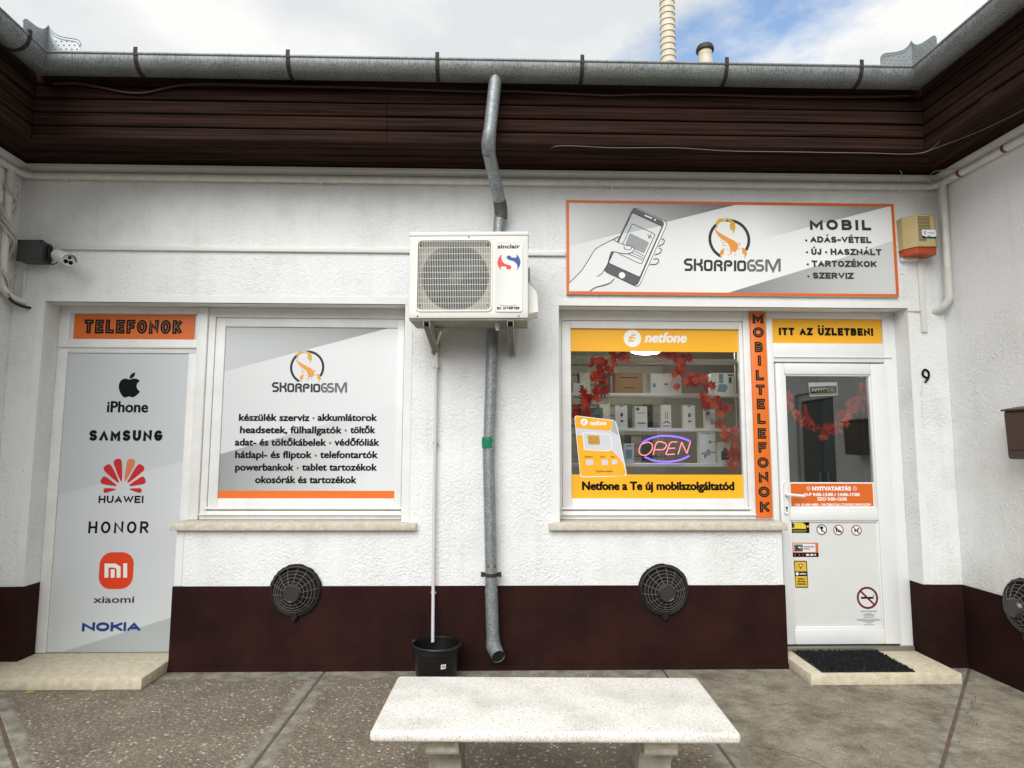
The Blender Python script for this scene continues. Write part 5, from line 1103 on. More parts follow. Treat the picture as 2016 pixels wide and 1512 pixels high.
m.build('logo', M_WHITEP, BF)
ft('xiaomi', pb, 457, 755, 1045, 1095, M_INKG, .0018, 'd')
fs('NOKIA', pb, 372, 802, 1235, 1303, .30, M_NOKIA, .12)
# window film on the left window
YW = FRY + .0205
WF = thing('window_film', (-1.37, YW, 1.14), 'grey film with scorpion logo and list of phone services in the left window', 'poster')
wx0, wx1, wz0, wz1 = -2.005, -.743, 1.138, 2.387
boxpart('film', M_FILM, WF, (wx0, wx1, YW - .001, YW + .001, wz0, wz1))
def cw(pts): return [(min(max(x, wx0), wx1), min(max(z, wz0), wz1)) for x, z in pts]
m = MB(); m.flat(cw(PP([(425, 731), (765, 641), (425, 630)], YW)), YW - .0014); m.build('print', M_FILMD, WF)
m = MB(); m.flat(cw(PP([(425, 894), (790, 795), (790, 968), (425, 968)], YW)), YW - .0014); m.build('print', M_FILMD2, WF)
m = MB(); m.flat([(wx0, wz0), (wx1, wz0), (wx1, wz0 + .053), (wx0, wz0 + .053)], YW - .0018); m.build('print', M_ORANGE, WF)
logo(WF, lambda pts: [(609 + (x - 1441.5) * .775, 689.3 + (y - 428) * .782) for x, y in S_(pts)], YW - .0022, .775 / 9.164 / 266)
C3 = crop(400, 600, 3.36); YL3 = YW - .0022
def l3(sv, x0, x1, y):
    a, b = PP(C3([(x0, y), (x1, y)]), YL3); m = MB(); text(m, sv, a[0], b[0], (a[1] + b[1]) / 2, 46 / 3.36 / 267, YL3, .0030); m.build('lettering', M_INK, WF)
for sv, x0, x1, y in (('készülék szerviz', 235, 703, 768), ('akkumlátorok', 755, 1150, 768), ('headsetek, fülhallgatók', 242, 917, 850), ('töltők', 972, 1138, 850), ('adat- és töltőkábelek', 208, 813, 932), ('védőfóliák', 867, 1165, 932), ('hátlapi- és fliptok', 210, 718, 1014), ('telefontartók', 772, 1155, 1014), ('powerbankok', 210, 598, 1097), ('tablet tartozékok', 652, 1150, 1097), ('okosórák és tartozékok', 342, 1014, 1180)): l3(sv, x0, x1, y)
m = MB()
for c_ in ((730, 750), (943, 832), (840, 915), (745, 998), (625, 1081)): disc_px(m, C3([c_])[0], .0085, YL3)
m.build('bullet', M_TAN, WF)
# --- right window bands
YG = FRY + .028
M_F = mat('netfone_grey_F', (240, 176, 34), .42)
def fbadge(parent, c, r, Y, mw, mf):
    m = MB(); m.disc(c, r, Y, 36); m.build('badge', mw, parent)
    m = MB()
    for i, pl in enumerate(([(.38, .42), (-.02, .33), (-.26, .08)], [(-.38, -.02), (.02, .06), (.34, .02)], [(-.42, -.34), (-.10, -.26), (.20, -.32)])):
        m.stroke(catmull([(c[0] + u * r, c[1] + v * r) for u, v in pl], n=4), r * .17, Y - .0006 - i * 4e-5)
    m.stroke([(c[0] - .30 * r, c[1] + .12 * r), (c[0] - .36 * r, c[1] - .42 * r)], r * .12, Y - .0008); m.build('badge_mark', mf, parent)
TB = thing('window_sticker', (1.18, YG, 2.23), 'amber netfone band across the top of the right window', 'sticker')
boxpart('film', M_YELLOW, TB, (.546, 1.811, YG - .001, YG + .001, 2.224, 2.3955))
C4 = crop(1080, 600, 3.2875)
q = P(*C4([(542, 218)])[0], YG); fbadge(TB, q, .066, YG - .0016, M_WHITEP, M_YELLOW)
m = MB(); a, b = PP(C4([(622, 243), (895, 243)]), YG); text(m, 'netfone', a[0], b[0], a[1], 68 / 3.2875 / 268, YG - .0016, .0042, 'f', shear=.22); m.build('lettering', M_WHITEP, TB)
BB = thing('window_sticker', (1.18, YG, 1.14), 'amber band with black slogan across the bottom of the right window', 'sticker')
boxpart('film', M_YELLOW, BB, (.546, 1.811, YG - .001, YG + .001, 1.1385, 1.311))
m = MB(); a, b = PP(C4([(216, 1198), (1203, 1198)]), YG); text(m, 'Netfone a Te új mobilszolgáltatód', a[0], b[0], a[1], 54 / 3.2875 / 268, YG - .0016, .0046); m.build('lettering', M_INK, BB)
# SIM card sticker
YC = FRY + .0255
SM = thing('sim_card_sticker', (.62, YC, 1.30), 'yellow and grey SIM card shaped sticker at the lower left of the right window', 'sticker')
C6 = crop(1120, 690, 5.8167)
def p6(pts, Y): return PP(C6(pts), Y)
out_ = [(60, 742), (535, 800), (580, 970), (668, 1440), (130, 1455)]
m = MB(); m.flat(p6(roundpoly(out_, 40), YC), YC); m.build('outline', M_WHITEP, SM)
m = MB(); m.flat(p6(roundpoly([(70, 752), (525, 808), (572, 975), (658, 1430), (138, 1445)], 36), YC - .0004), YC - .0004); m.build('print', mat('pale_lilac_grey', (206, 208, 216), .42), SM)
m = MB(); m.flat(p6([(70, 770), (90, 752), (490, 803), (495, 870), (480, 905), (440, 920), (80, 885)], YC - .0007), YC - .0007); m.flat(p6([(90, 970), (160, 975), (170, 1140), (400, 1155), (490, 1145), (560, 1210), (620, 1290), (655, 1400), (630, 1436), (150, 1440), (130, 1400)], YC - .0007), YC - .0007); m.build('print', mat('sim_amber', (240, 174, 36), .42), SM)
m = MB(); m.flat(p6([(495, 803), (528, 810), (572, 975), (480, 920), (497, 880)], YC - .0009), YC - .0009); m.build('print', mat('sim_grey', (168, 170, 176), .42), SM)
m = MB(); m.stroke(p6(roundpoly([(155, 935), (475, 965), (495, 1120), (460, 1152), (180, 1135)], 22), YC), .006, YC - .0012, True); m.build('print', M_WHITEP, SM)
m = MB(); m.flat(p6(roundpoly([(212, 970), (345, 975), (358, 1075), (225, 1078)], 12), YC), YC - .0012); m.build('print', mat('chip_gold', (206, 158, 70), .35, .2), SM)
m = MB()
for i, pl in enumerate(([(214, 1005), (255, 1008), (270, 1025), (262, 1072)], [(350, 1010), (310, 1010), (298, 1025), (300, 1072)], [(222, 1045), (258, 1045)], [(352, 1045), (305, 1045)])): m.stroke(p6(pl, YC), .0016, YC - .0015 - i * 4e-5)
m.build('print', mat('chip_line', (120, 88, 40), .5), SM)
q = P(*C6([(175, 820)])[0], YC); fbadge(SM, q, .026, YC - .0011, M_WHITEP, M_YELLOW)
m = MB(); a, b = p6([(240, 850), (428, 862)], YC); text(m, 'netfone', a[0], b[0], a[1] - .003, .034, YC - .0011, .0018, 'f', shear=.1); m.build('lettering', M_WHITEP, SM)
m = MB()
for x0, x1, y0, y1 in ((195, 278, 1252, 1312), (375, 447, 1252, 1312), (492, 552, 1250, 1302)): m.flat(p6(roundpoly([(x0, y0), (x1, y0), (x1, y1), (x0, y1)], 10), YC), YC - .0011)
m.build('print', mat('pale_lilac_grey', (206, 208, 216), .42), SM)
m = MB()
for sv, x0, x1, y in (('Standard', 178, 270, 1226), ('Micro', 362, 412, 1228), ('Nano', 480, 526, 1228), ('Ügyfélszolgálat 1212'[:15], 308, 505, 1392)):
    a, b = p6([(x0, y), (x1, y)], YC); text(m, sv, a[0], b[0], a[1], .014, YC - .0011, .0004)
m.build('lettering', mat('brown_print', (96, 66, 20), .5), SM)
# --- vertical MOBILTELEFONOK strip
YV = FRY - .004
VS = thing('vertical_sign', (1.95, YV, 1.01), 'narrow orange upright MOBILTELEFONOK strip between window and shop door', 'sign')
boxpart('board', M_ORANGE, VS, (1.892, 2.008, YV - .010, YV + .005, 1.004, 2.522), .001)
m, m2 = MB(), MB(); ys = (90, 180, 275, 362, 457, 551, 643, 738, 833, 923, 1021, 1116, 1210, 1308)
for ch, y in zip('MOBILTELEFONOK', ys):
    z = P(1080 + (1353 + (y - 90) * .037) / 3.2875, 600 + y / 3.2875, YV)[1]; hw = {'M': .041, 'O': .042, 'N': .036, 'K': .036, 'I': .011, 'T': .033}.get(ch, .031); h = .039
    stroke_text(m, ch, 1.950 - hw, 1.950 + hw, z - h, z + h, .30, YV - .0106, .1, .18, m2)
m.build('lettering', M_INK, VS); m2.build('lettering_inline', M_TAN, VS)
# --- transom of the shop door
IT = thing('transom_sign', (2.47, YT, 2.29), 'amber ITT AZ ÜZLETBEN sign above the shop door', 'sign')
boxpart('board', M_YELLOW, IT, (2.067, 2.9005, YT - .003, YT + .0012, 2.2935, 2.4765))
C5 = crop(1460, 590, 3.6); m = MB(); a, b = PP(C5([(263, 253), (932, 253)]), YT); stroke_text(m, 'ITT AZ ÜZLETBEN!', a[0], b[0], a[1] + .001, a[1] + 57 / 3.6 / 268, .30, YT - .0042, .12); m.build('lettering', M_INK, IT)
# --- opening hours on the door glass
YO = FRY + .0095
OH = thing('opening_hours_sticker', (2.46, YO, 1.075), 'orange opening hours sticker with white border on the shop door glass', 'sticker')
boxpart('film', M_WHITEP, OH, (2.1495, 2.7775, YO - .001, YO + .0012, 1.0745, 1.258))
m = MB(); m.flat([(2.158, 1.083), (2.769, 1.083), (2.769, 1.249), (2.158, 1.249)], YO - .0014); m.build('print', M_ORANGED, OH)
Cc = crop(1545, 935, 10.08)
def lh(sv, x0, x1, y, h, bold):
    a, b = PP(Cc([(x0, y), (x1, y)]), YO); m = MB(); text(m, sv, a[0], b[0], (a[1] + b[1]) / 2, h / 10.08 / 268, YO - .0018, bold, 'H'); m.build('lettering', M_WHITEP, OH)
lh('NYITVATARTÁS', 540, 1312, 308, 78, .0028); lh('H-P 9:00-13:00 / 14:00-17:00', 385, 1488, 420, 62, .0016); lh('SZO 9:00-12:00', 648, 1232, 508, 62, .0016); lh('+36 30 684 4882 - FACEBOOK.COM/SKORPIOGSM', 192, 1702, 612, 46, .0010)
m = MB()
for x in (468, 1388):
    q = P(*Cc([(x, 268)])[0], YO); m.ring(q, .0115, .0145, YO - .0018); m.stroke([(q[0] - .007, q[1] + .006), (q[0] + .007, q[1] - .006)], .003, YO - .0019)
m.build('print', M_WHITEP, OH)
# --- NYITVA card
YN = FRY + .022
NY = thing('open_card', (2.41, YN, 1.92), 'small white NYITVA card hanging in the shop door glass', 'sign')
Cn = crop(1580, 740, 6.871)
def pn(pts): return PP(Cn(pts), YN)
m = MB(); m.pxz(pn([(78, 92), (465, 86), (480, 262), (100, 280)]), YN - .001, YN + .001); m.build('card', M_WHITEP, NY)
m = MB(); m.flat(pn([(92, 148), (460, 132), (468, 230), (104, 238)]), YN - .0014); m.build('print', M_INK, NY)
m = MB(); m.flat(pn([(104, 240), (468, 232), (470, 252), (106, 262)]), YN - .0014); m.build('print', mat('ochre_print', (190, 150, 60), .45), NY)
m = MB(); a, b = pn([(130, 212)])[0], pn([(422, 206)])[0]; stroke_text(m, 'NYITVA'.replace('Y', 'V'), a[0], b[0], a[1], a[1] + .027, .13, YN - .0018, .14) if False else text(m, 'NYITVA', a[0], b[0], a[1], .026, YN - .0018, .0006, 'H'); m.build('lettering', M_WHITEP, NY)
# --- stickers on the lower door panel
YK = FRY + .0050
def pk(pts): return PP(Cc(pts), YK)
ST = thing('door_sticker', (2.2, YK, .93), 'yellow and black surveillance sticker in the upper corner of the lower door panel', 'sticker')
m = MB(); m.flat(pk([(102, 920), (485, 930), (490, 1152), (122, 1150)]), YK); m.build('film', M_INK, ST)
m = MB(); m.flat(pk([(150, 925), (355, 940), (420, 1005), (420, 1070), (130, 1068), (125, 1045), (190, 1050)]), YK - .0004); m.flat(pk([(430, 1010), (475, 1000), (478, 1040), (440, 1040)]), YK - .0004); m.build('print', mat('cctv_yellow', (222, 200, 60), .42), ST)
m = MB(); m.flat(pk([(150, 960), (185, 970), (195, 1010), (170, 1050), (148, 1040)]), YK - .0007); m.build('print', M_INKG, ST)
m = MB(); m.flat(pk([(150, 1094), (440, 1096), (440, 1104), (150, 1102)]), YK - .0007); m.flat(pk([(165, 1122), (420, 1124), (420, 1132), (165, 1130)]), YK - .0007); m.build('lettering', mat('pale_yellow_print', (190, 176, 92), .5), ST)
def nosign(cx_, cy_, nm, shapes, dark):
    o = thing('door_sticker', (P(*Cc([(cx_, cy_)])[0], YK)[0], YK, .86), nm, 'sticker', 'round prohibition stickers')
    c = P(*Cc([(cx_, cy_)])[0], YK); r = .0405
    m = MB(); m.disc(c, r, YK, 36); m.build('film', M_WHITEP, o)
    m = MB()
    for s_ in shapes: m.flat([(c[0] + u * r, c[1] + v * r) for u, v in s_], YK - .0004)
    m.build('pictogram', M_INK, o)
    m = MB(); m.ring(c, r * .78, r * .95, YK - .0007); m.stroke([(c[0] - r * .6, c[1] + r * .6), (c[0] + r * .6, c[1] - r * .6)], r * .16, YK - .0008); m.build('print', mat(*dark), o)
nosign(732, 1085, 'round no ice cream sticker, first of three on the door', [[(-.16, .12), (-.30, .30), (-.18, .55), (.05, .62), (.28, .5), (.32, .25), (.2, .1)], [(-.14, .02), (.2, .02), (.05, -.62)]], ('maroon_black_print', (66, 24, 30), .42))
nosign(1065, 1092, 'round no food or drinks sticker, middle of three on the door', [[(-.55, .42), (-.18, .42), (-.2, -.42), (-.42, -.42)], [(-.24, .42), (-.2, .66), (-.16, .66), (-.18, .42)], [(-.1, .0), (.1, .12), (.3, -.1), (.58, -.15), (.55, -.42), (-.1, -.42)]], ('dark_red_print', (122, 26, 36), .42))
nosign(1422, 1100, 'round no dogs sticker, last of three on the door', [[(-.42, .12), (.12, .08), (.22, .4), (.36, .45), (.58, .3), (.4, .18), (.3, -.05), (.26, -.5), (.14, -.5), (.08, -.15), (-.18, -.15), (-.24, -.5), (-.36, -.5), (-.34, -.1), (-.48, .0)]], ('dark_red_print', (122, 26, 36), .42))
PY = thing('door_sticker', (2.22, YK, .72), 'orange white and black payment point sticker on the lower door panel', 'sticker')
Cp = crop(1550, 1060, 13.75)
def pq(pts, d=0): return PP(Cp(pts), YK - d)
m = MB(); m.flat(pq([(95, 118), (835, 118), (850, 500), (112, 500)]), YK); m.build('film', mat('copper_print', (206, 110, 56), .42), PY)
m = MB(); m.flat(pq([(110, 392), (846, 388), (850, 500), (112, 500)]), YK - .0004); m.flat(pq(roundpoly([(185, 165), (412, 165), (418, 350), (192, 352)], 20)), YK - .0010); m.build('print', M_INK, PY)
m = MB(); m.flat(pq(roundpoly([(165, 140), (755, 148), (770, 370), (178, 368)], 24)), YK - .0006); m.stroke(pq(roundpoly([(222, 195), (380, 195), (385, 315), (226, 315)], 10)), .0016, YK - .0014, True); m.flat(pq([(270, 240), (310, 222), (384, 235), (384, 262), (315, 268)]), YK - .0014)
for x in (505, 620): m.flat(pq(roundpoly([(x, 420), (x + 85, 420), (x + 85, 470), (x, 470)], 14)), YK - .0008)
disc_px(m, Cp([(758, 442)])[0], .0065, YK - .0008); m.build('print', mat('off_white_print', (226, 224, 224), .42), PY)
m = MB(); disc_px(m, Cp([(212, 442)])[0], .006, YK - .0008); disc_px(m, Cp([(325, 442)])[0], .006, YK - .0008); disc_px(m, Cp([(425, 440)])[0], .005, YK - .0008); m.build('print', mat('dusty_red_print', (168, 84, 88), .42), PY)
m = MB()
for sv, x1, y in (('FIZETÉSI', 722, 245), ('PONT', 620, 305)): a, b = pq([(442, y), (x1, y)]); text(m, sv, a[0], b[0], a[1], .010, YK - .001, .0006, 'H')
m.build('lettering', M_INKG, PY)
LCN = thing('door_sticker', (2.24, YK, .52), 'upright yellow and black sticker with red map pin on the lower door panel', 'sticker')
m = MB(); m.flat(pq(roundpoly([(178, 605), (530, 605), (568, 1335), (220, 1335)], 30)), YK); m.build('film', M_INK, LCN)
m = MB(); m.flat(pq([(202, 630), (508, 630), (524, 890), (210, 892)]), YK - .0004); m.flat(pq([(216, 1022), (530, 1020), (548, 1306), (232, 1308)]), YK - .0004); m.build('print', mat('mustard_print', (214, 178, 58), .42), LCN)
m = MB(); m.flat(catmull(pq([(358, 840), (330, 780), (302, 735), (320, 692), (358, 678), (395, 692), (412, 735), (385, 785)]), True, 4), YK - .0008); m.build('print', mat('brick_red_print', (160, 62, 30), .42), LCN)
m = MB(); disc_px(m, Cp([(358, 735)])[0], .0072, YK - .0012); disc_px(m, Cp([(268, 958)])[0], .0112, YK - .0008, 20); a, b = pq([(332, 975), (512, 975)]); text(m, 'netfone', a[0], b[0], a[1], .012, YK - .0008, .0008, 'f'); m.build('print', M_WHITEP, LCN)
m = MB()
for sv, x0, x1, y in (('Netfone', 290, 465, 1112), ('SIM kártya', 275, 500, 1182), ('értékesítés.', 258, 512, 1250)): a, b = pq([(x0, y), (x1, y)]); text(m, sv, a[0], b[0], a[1], .011, YK - .0008, .0009)
m.build('lettering', M_INK, LCN)
NS = thing('no_smoking_notice', (2.7, YK, .24), 'no smoking notice in the bottom right corner of the door', 'notice')
Cs = crop(1670, 1140, 13.745)
def pz(pts): return PP(Cs(pts), YK)
m = MB(); m.flat([(2.602, .232), (2.777, .232), (2.777, .512), (2.602, .512)], YK); m.build('sheet', mat('notice_paper', (214, 217, 217), .4), NS)
c = P(*Cs([(518, 508)])[0], YK); r = .0785
m = MB(); m.box(c[0] - r * .60, c[0] + r * .52, YK - .0006, YK - .0005, c[1] - r * .09, c[1] + r * .09); m.box(c[0] + r * .54, c[0] + r * .60, YK - .0006, YK - .0005, c[1] - r * .09, c[1] + r * .30); m.build('pictogram', M_INK, NS)
m = MB(); m.ring(c, r * .81, r, YK - .0010); m.stroke([(c[0] - r * .62, c[1] + r * .62), (c[0] + r * .62, c[1] - r * .62)], r * .17, YK - .0011); m.build('print', mat('wine_print', (108, 22, 40), .42), NS)
m = MB()
a, b = pz([(325, 888), (770, 888)]); text(m, 'TILOS A DOHÁNYZÁS', a[0], b[0], a[1], .0085, YK - .0006, .0003, 'H')
for x0, x1, y in ((462, 630, 935), (390, 712, 967), (425, 688, 998), (410, 697, 1035), (228, 880, 1088), (260, 850, 1121), (405, 710, 1155), (490, 645, 1189), (425, 705, 1240)):
    a, b = pz([(x0, y), (x1, y)]); m.box(a[0], b[0], YK - .0007, YK - .0006, a[1] - .0012, a[1] + .0016)   # fine print, too small to read
m.build('lettering', M_INKG, NS)

# ================================================================== SHOP WINDOW INTERIOR
SHY0, SHY1 = .40, .56
SU = thing('display_shelves', (1.24, .48, 1.1), 'white open display shelves behind the right window', 'shelves')
M_SHELF = mat('white_shelf_board', (236, 237, 235), .45)
SZ = [P(1300, y, SHY0)[1] for y in (712, 780, 849, 919)]
for z in SZ: boxpart('shelf', M_SHELF, SU, (.50, 1.93, SHY0, SHY1 + .02, z, z + .024), .002)
for x in (.492, 1.931): boxpart('upright', mat('shelf_post', (176, 178, 176), .4, .3), SU, (x, x + .007, SHY1, SHY1 + .02, 1.0, 2.4))
BOXC = []
def box(x0, x1, y0, shelf, d, col, label, fn=None, cat='box', Y=None):
    Yf = Y or SHY0 + .02; a = P(x0, y0, Yf); b = P(x1, y0, Yf); z0 = SZ[shelf] + .0245; z1 = a[1]
    o = thing('product_box', ((a[0] + b[0]) / 2, Yf, z0), label, cat, 'boxes on the display shelves')
    boxpart('carton', mat('carton_%d_%d_%d' % col, col, .5), o, (a[0], b[0], Yf, Yf + d, z0, z1), .0015)
    if fn:
        w, h = b[0] - a[0], z1 - z0
        for mt, polys in fn:
            m = MB()
            for pl in polys: m.flat([(a[0] + u * w, z0 + v * h) for u, v in pl], Yf - .0008)
            m.build('print', mt, o)
R = lambda u0, u1, v0, v1: [(u0, v0), (u1, v0), (u1, v1), (u0, v1)]
M_TEAL = mat('teal_print', (72, 112, 120), .45); M_SKY = mat('pale_blue_print', (120, 158, 176), .45); M_SLATE = mat('slate_print', (70, 76, 84), .45)
box(1128, 1158, 754, 1, .08, (232, 230, 224), 'small white box with dark headset print, left end of second shelf', [(M_SLATE, [[(.35, .8), (.7, .75), (.6, .3), (.5, .3), (.52, .6)]])])
box(1211, 1265, 734, 1, .12, (178, 140, 98), 'brown cardboard box on the second shelf', [(mat('brown_ink', (86, 62, 40), .6), [R(.18, .82, .74, .79), R(.3, .7, .25, .29)])])
box(1281, 1341, 735, 1, .12, (230, 233, 230), 'wide white box with rounded outline print on the second shelf', [(M_SKY, [R(.06, .16, .3, .5)]), (M_SLATE, [R(.44, .56, .42, .5)])])
box(1402, 1445, 734, 1, .10, (230, 233, 230), 'white box with blue gadget picture, right end of second shelf', [(M_SKY, [[(.2, .1), (.55, .05), (.7, .3), (.6, .45), (.3, .45)], R(.3, .5, .5, .95)]), (M_SLATE, [R(.72, .95, .85, .93), R(.75, .88, .5, .8)])])
box(1165, 1187, 803, 2, .05, (110, 134, 138), 'small teal box behind the SIM card sticker', [(M_SLATE, [R(.25, .75, .45, .65)])])
box(1211, 1235, 798, 2, .05, (235, 234, 230), 'white hanging pack with two dark plugs, left on third shelf', [(M_SLATE, [[(.5, .72), (.66, .6), (.55, .45), (.4, .56)], [(.4, .36), (.68, .34), (.62, .26), (.42, .27)], R(.35, .65, .93, .97)])])
box(1250, 1274, 800, 2, .05, (236, 236, 233), 'white pack with teal corner square on third shelf', [(M_TEAL, [R(.1, .36, .8, .95)]), (M_SLATE, [R(.2, .85, .2, .25), R(.12, .8, .68, .71)])])
box(1302, 1321, 797, 2, .05, (238, 238, 235), 'narrow white pack with looped cable print on third shelf', [(M_SLATE, [R(.36, .42, .38, .68), R(.58, .64, .38, .68), [(.1, .2), (.5, .33), (.9, .2), (.8, .18), (.5, .26), (.2, .18)], R(.12, .88, .07, .11)])])
box(1345, 1368, 798, 2, .05, (235, 234, 230), 'white hanging pack with two dark plugs, right on third shelf', [(M_SLATE, [[(.5, .7), (.66, .58), (.5, .44), (.36, .54)], [(.38, .34), (.72, .33), (.6, .26), (.4, .27)], R(.35, .65, .93, .97)])])
box(1388, 1407, 806, 2, .05, (226, 228, 226), 'white pack with small dark picture under the garland', [(M_SLATE, [R(.1, .45, .7, .88)]), (M_SKY, [R(.5, .9, .2, .5)])])
box(1228, 1248, 873, 3, .04, (206, 214, 216), 'pale blister pack beside the neon sign', [(M_SLATE, [R(.25, .75, .85, .9)]), (M_SKY, [R(.2, .8, .25, .7)])])
box(1376, 1408, 850, 3, .06, (230, 234, 236), 'tall white box with two blue phone holders on the bottom shelf', [(M_SKY, [[(.55, .7), (.72, .74), (.78, .66), (.6, .6)], R(.42, .66, .26, .44), [(.1, .34), (.42, .36), (.42, .32), (.14, .28)]]), (M_SLATE, [R(.1, .7, .93, .95), R(.66, .98, .34, .37), R(.76, .98, .67, .69), [(.3, .3), (.44, .28), (.36, .17), (.28, .18)]])])
box(1414, 1438, 870, 3, .05, (226, 230, 230), 'white box with grey phone case picture, right end of bottom shelf', [(M_SLATE, [R(.2, .85, .16, .56)]), (M_TEAL, [[(.38, .2), (.7, .2), (.74, .6), (.62, .72), (.44, .72), (.34, .6)]])])
# neon sign
NE = thing('neon_sign', (1.27, .33, 1.38), 'lit pink and violet OPEN neon sign in the right window', 'neon sign')
M_NP = emat('neon_pink', (1.0, .27, .30), 1.15); M_NV = emat('neon_violet', (.24, .12, 1.0), 1.5)
YN2 = .33
def pn2(pts): return [(q[0], YN2, q[1]) for q in PP(crop(1080, 600, 3.2875)(pts), YN2)]
for pl in ([(605, 893), (650, 868), (705, 852), (760, 848), (830, 855), (880, 868), (918, 885)], [(622, 985), (665, 1003), (715, 1014), (770, 1016), (830, 1010), (875, 995), (910, 978)]):
    m = MB(); m.tube(catmull(pn2(pl), n=5), .0068, 8); m.build('neon_arc', M_NV, NE, smooth=60)
for pls in ([[(640, 890), (600, 905), (585, 945), (600, 970), (635, 972), (665, 945), (672, 910), (655, 892), (635, 890)]], [[(676, 972), (700, 892), (740, 890), (762, 905), (752, 930), (735, 938), (690, 938)]], [[(832, 888), (790, 892), (768, 945), (762, 968), (815, 966)], [(778, 930), (820, 928)]], [[(838, 968), (862, 888)], [(862, 890), (895, 962)], [(895, 962), (918, 888)]]):
    m = MB()
    for pl in pls:
        q = pn2(pl); m.tube(catmull(q, n=4) if len(q) > 2 else q, .0042, 7)
    m.build('neon_letter', M_NP, NE, smooth=60)
# interior lamp and furniture
LP = thing('ceiling_lamp', (1.44, 1.5, 2.42), 'glowing oval ceiling lamp inside the shop', 'lamp')
m = MB(); m.lathe([(.001, -.02), (.11, -.018), (.15, 0), (.155, .03), (.12, .05), (.001, .055)], (1.44, 1.5, 2.43), 'Z', 28); m.build('diffuser', emat('lamp_glow', (1.0, .93, .78), 42.0), LP, smooth=60)
m = MB(); m.tube([(1.44, 1.5, 2.48), (1.44, 1.5, 2.655)], .012, 8); m.build('stem', M_PVC, LP)
CB = thing('tall_cabinet', (3.5, 2.2, .06), 'tall slate grey cabinet inside the shop', 'cabinet')
boxpart('carcass', mat('cabinet_grey', (66, 72, 72), .5), CB, (3.05, 3.95, 2.25, 2.65, .06, 2.3), .004)
for x in (3.055, 3.505): 
    d_ = boxpart('door_leaf', mat('cabinet_front', (74, 81, 81), .5), CB, (x + .004, x + .438, 2.232, 2.2495, .08, 2.28), .003)
    boxpart('handle', M_ZINC, d_, (x + (.39 if x < 3.3 else .03), x + (.405 if x < 3.3 else .045), 2.21, 2.2315, 1.0, 1.25), .002)
SW = thing('slat_wall', (1.1, 2.6, .9), 'grey slatted wall with hanging accessories at the back of the shop', 'slat wall')
for k_ in range(14): boxpart('slat', mat('slat_grey', (150, 148, 142), .6), SW, (.34, 1.9, 2.64, 2.66, .95 + k_ * .115, 1.055 + k_ * .115))
rn = random.Random(11)
for r_ in range(3):
    for c_ in range(6):
        x = .46 + c_ * .235 + rn.uniform(-.01, .01); z = 2.35 - r_ * .36; col = rn.choice([(58, 60, 62), (190, 188, 182), (80, 90, 84), (122, 112, 96), (44, 44, 46), (150, 156, 160)])
        o = thing('accessory_pack', (x, 2.6, z - .2), '%s pack hanging %s from the left in the %s row of the back wall' % ({58: 'charcoal', 190: 'pale', 80: 'dark green', 122: 'tan', 44: 'black', 150: 'grey blue'}[col[0]], ('first', 'second', 'third', 'fourth', 'fifth', 'sixth')[c_], ('top', 'middle', 'lowest')[r_]), 'pack', 'packs on the back wall')
        boxpart('pack', mat('carton_%d_%d_%d' % col, col, .5), o, (x, x + .12, 2.60, 2.62, z - .24 - rn.uniform(0, .05), z), .001)
CT = thing('shop_counter', (1.0, 1.5, .06), 'low pale counter inside the shop', 'counter')
boxpart('front', mat('counter_front', (150, 144, 132), .6), CT, (.34, 1.75, 1.35, 1.38, .06, 1.02)); boxpart('top', M_SHELF, CT, (.32, 1.77, 1.30, 1.8, 1.021, 1.05), .003)
# garlands of red maple leaves
lp = []
for k_, (a, r) in enumerate(((90, 1.0), (66, .45), (48, .85), (28, .45), (8, .80), (-18, .40), (-46, .55), (-75, .22), (-90, .35), (-105, .22), (-134, .55), (-162, .40), (172, .80), (152, .45), (132, .85), (114, .45))): lp.append((r * cos(radians(a)) * .036, r * sin(radians(a)) * .036))
lm = []
for k_, cl in enumerate(((206, 62, 52), (230, 98, 78), (182, 44, 40))):
    me = bpy.data.meshes.new('maple_leaf'); n = len(lp)
    me.from_pydata([(0, 0, 0)] + [(p[0], .35 * (p[0] ** 2 + p[1] ** 2) / .036 - .004 * (i % 2), p[1]) for i, p in enumerate(lp)], [], [(0, i + 1, (i + 1) % n + 1) for i in range(n)])
    me.materials.append(mat('red_leaf_%d' % k_, cl, .6)); lm.append(me)
def garland(paths, Y, label, step, spread, seed):
    rn = random.Random(seed); q0 = P(*paths[0][0], Y); G = thing('leaf_garland', (q0[0], Y, q0[1]), label, 'garland', 'red leaf garlands')
    for path in paths:
        pts = catmull([(*P(x, y, Y), 0) for x, y in path], n=10); pts = [(p[0], p[1]) for p in pts]
        m = MB(); m.tube([(p[0] + rn.uniform(-.004, .004), Y + .012, p[1] + rn.uniform(-.004, .004)) for p in pts], .0022, 5); m.build('stem', mat('dry_stem', (92, 70, 44), .8), G)
        d = 0
        for a, b in zip(pts[:-1], pts[1:]):
            d += hypot(b[0] - a[0], b[1] - a[1])
            while d > step:
                d -= step; o = bpy.data.objects.new('leaf', rn.choice(lm)); COL.objects.link(o); o.parent = G
                o.location = (a[0] + rn.gauss(0, spread) - q0[0], rn.uniform(-.012, .03), a[1] + rn.gauss(0, spread) - q0[1])
                o.rotation_euler = (rn.uniform(-.5, .5), rn.uniform(0, 6.28), rn.uniform(-.6, .6)); s = rn.uniform(1.1, 1.75); o.scale = (s, s, s)
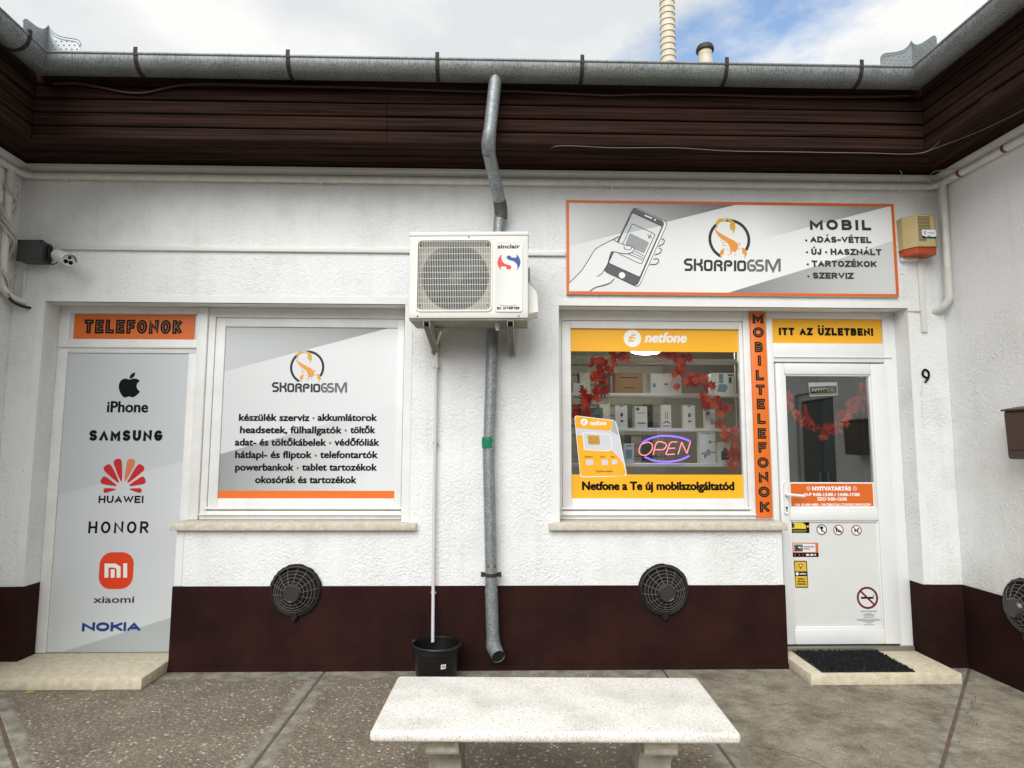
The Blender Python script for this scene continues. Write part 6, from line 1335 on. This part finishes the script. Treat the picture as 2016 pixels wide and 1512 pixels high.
garland([[(1135, 835), (1142, 815), (1150, 785), (1178, 775), (1190, 758), (1172, 742), (1198, 722), (1213, 702), (1240, 694)], [(1170, 705), (1180, 725), (1172, 745)], [(1300, 694), (1330, 696), (1345, 712), (1338, 735), (1362, 748), (1385, 755), (1392, 772), (1398, 800), (1418, 800), (1428, 825), (1432, 850), (1446, 858), (1440, 885), (1455, 895), (1450, 925)]], .235, 'garland of red maple leaves draped round the right window', .0165, .030, 4)
garland([[(1543, 770), (1546, 800), (1562, 800), (1575, 822), (1598, 838), (1622, 850), (1640, 845), (1656, 825), (1668, 806), (1688, 800), (1702, 785), (1706, 760), (1700, 742)]], .235, 'garland of red maple leaves across the shop door glass', .0165, .030, 9)

# ================================================================== ACROSS THE STREET (unseen, behind the viewer; added to darken and fill the glass reflections)
NH = thing('reflection_house', (-5, -21, 0), 'unseen cream house with brown roof, added for the reflections in the glass', 'house')
m = MB(); m.grid([-9, -7, -5.6, -3.2, -1.8, 4.6, 6.0, 14], [0, .9, 2.5, 3.4], lambda x, z: not (.9 < z < 2.5 and any(a < x < b for a, b in ((-7, -5.6), (-3.2, -1.8), (4.6, 6.0)))), -18.3, -18)
m.box(-9, 14, -26, -18.301, 0, 3.4); m.build('wall', mat('cream_render', (196, 184, 158), .85, var=(1, .1)), NH)
m = MB(); m.pyz([(-26.5, 3.3), (-17.5, 3.3), (-22, 6.6)], -9.4, 14.4); m.build('roof', mat('brown_roof_tile', (92, 62, 50), .8, var=(4, .3)), NH)
for a in (-7, -3.2, 4.6):
    w_ = boxpart('window', M_PVC, NH, (a + .001, a + 1.399, -18.25, -18.2, .901, 2.499)); boxpart('pane', mat('dark_pane', (40, 46, 50), .1), w_, (a + .08, a + 1.32, -18.2 + .0, -18.19, .98, 2.42))
def tree(x, y, h, label, seed):
    rn = random.Random(seed); T = thing('reflection_tree', (x, y, 0), label, 'tree', 'unseen trees added for the reflections')
    m = MB(); m.tube([(x, y, 0), (x + .1, y, h * .25), (x - .05, y + .1, h * .5), (x + .1, y, h * .8)], [.22, .17, .12, .04], 8)
    for k_ in range(6):
        a = k_ * 1.05; m.tube([(x, y, h * (.3 + .07 * k_)), (x + cos(a) * h * .15, y + sin(a) * h * .15, h * (.45 + .07 * k_)), (x + cos(a) * h * .25, y + sin(a) * h * .25, h * (.52 + .07 * k_))], [.07, .05, .02], 6)
    m.build('trunk', mat('bark', (78, 66, 54), .9, var=(12, .4)), T, smooth=60)
    m = MB()
    cl = [(x + rn.gauss(0, h * .17), y + rn.gauss(0, h * .17), h * rn.uniform(.38, .95), rn.uniform(.5, .95)) for _ in range(26)]
    for i in range(4200):
        c = rn.choice(cl); p = Vector((c[0] + rn.gauss(0, c[3] * .55), c[1] + rn.gauss(0, c[3] * .55), c[2] + rn.gauss(0, c[3] * .45))); s = rn.uniform(.08, .16)
        u = Vector((rn.gauss(0, 1), rn.gauss(0, 1), rn.gauss(0, 1))).normalized(); v = u.orthogonal().normalized()
        m.add([p - u * s, p + v * s * .6, p + u * s, p - v * s * .6], [(0, 1, 2, 3)])
    m.build('crown', mat('foliage_%d' % (seed % 2), (70, 92, 44) if seed % 2 else (58, 82, 42), .7, var=(2, .4)), T)
tree(1.6, -14.5, 5.6, 'unseen leafy tree before the cream house, added for the reflections in the glass', 2)

# small joined pieces nobody would pick apart
for o in bpy.data.objects:
    if o.parent and o.type == 'MESH' and o.name.split('.')[0] in ('screw', 'stud', 'bullet', 'rust_mark', 'louvre', 'barcode_lines', 'grille', 'lettering', 'lettering_inline', 'print', 'pictogram', 'rib'): o['kind'] = 'stuff'
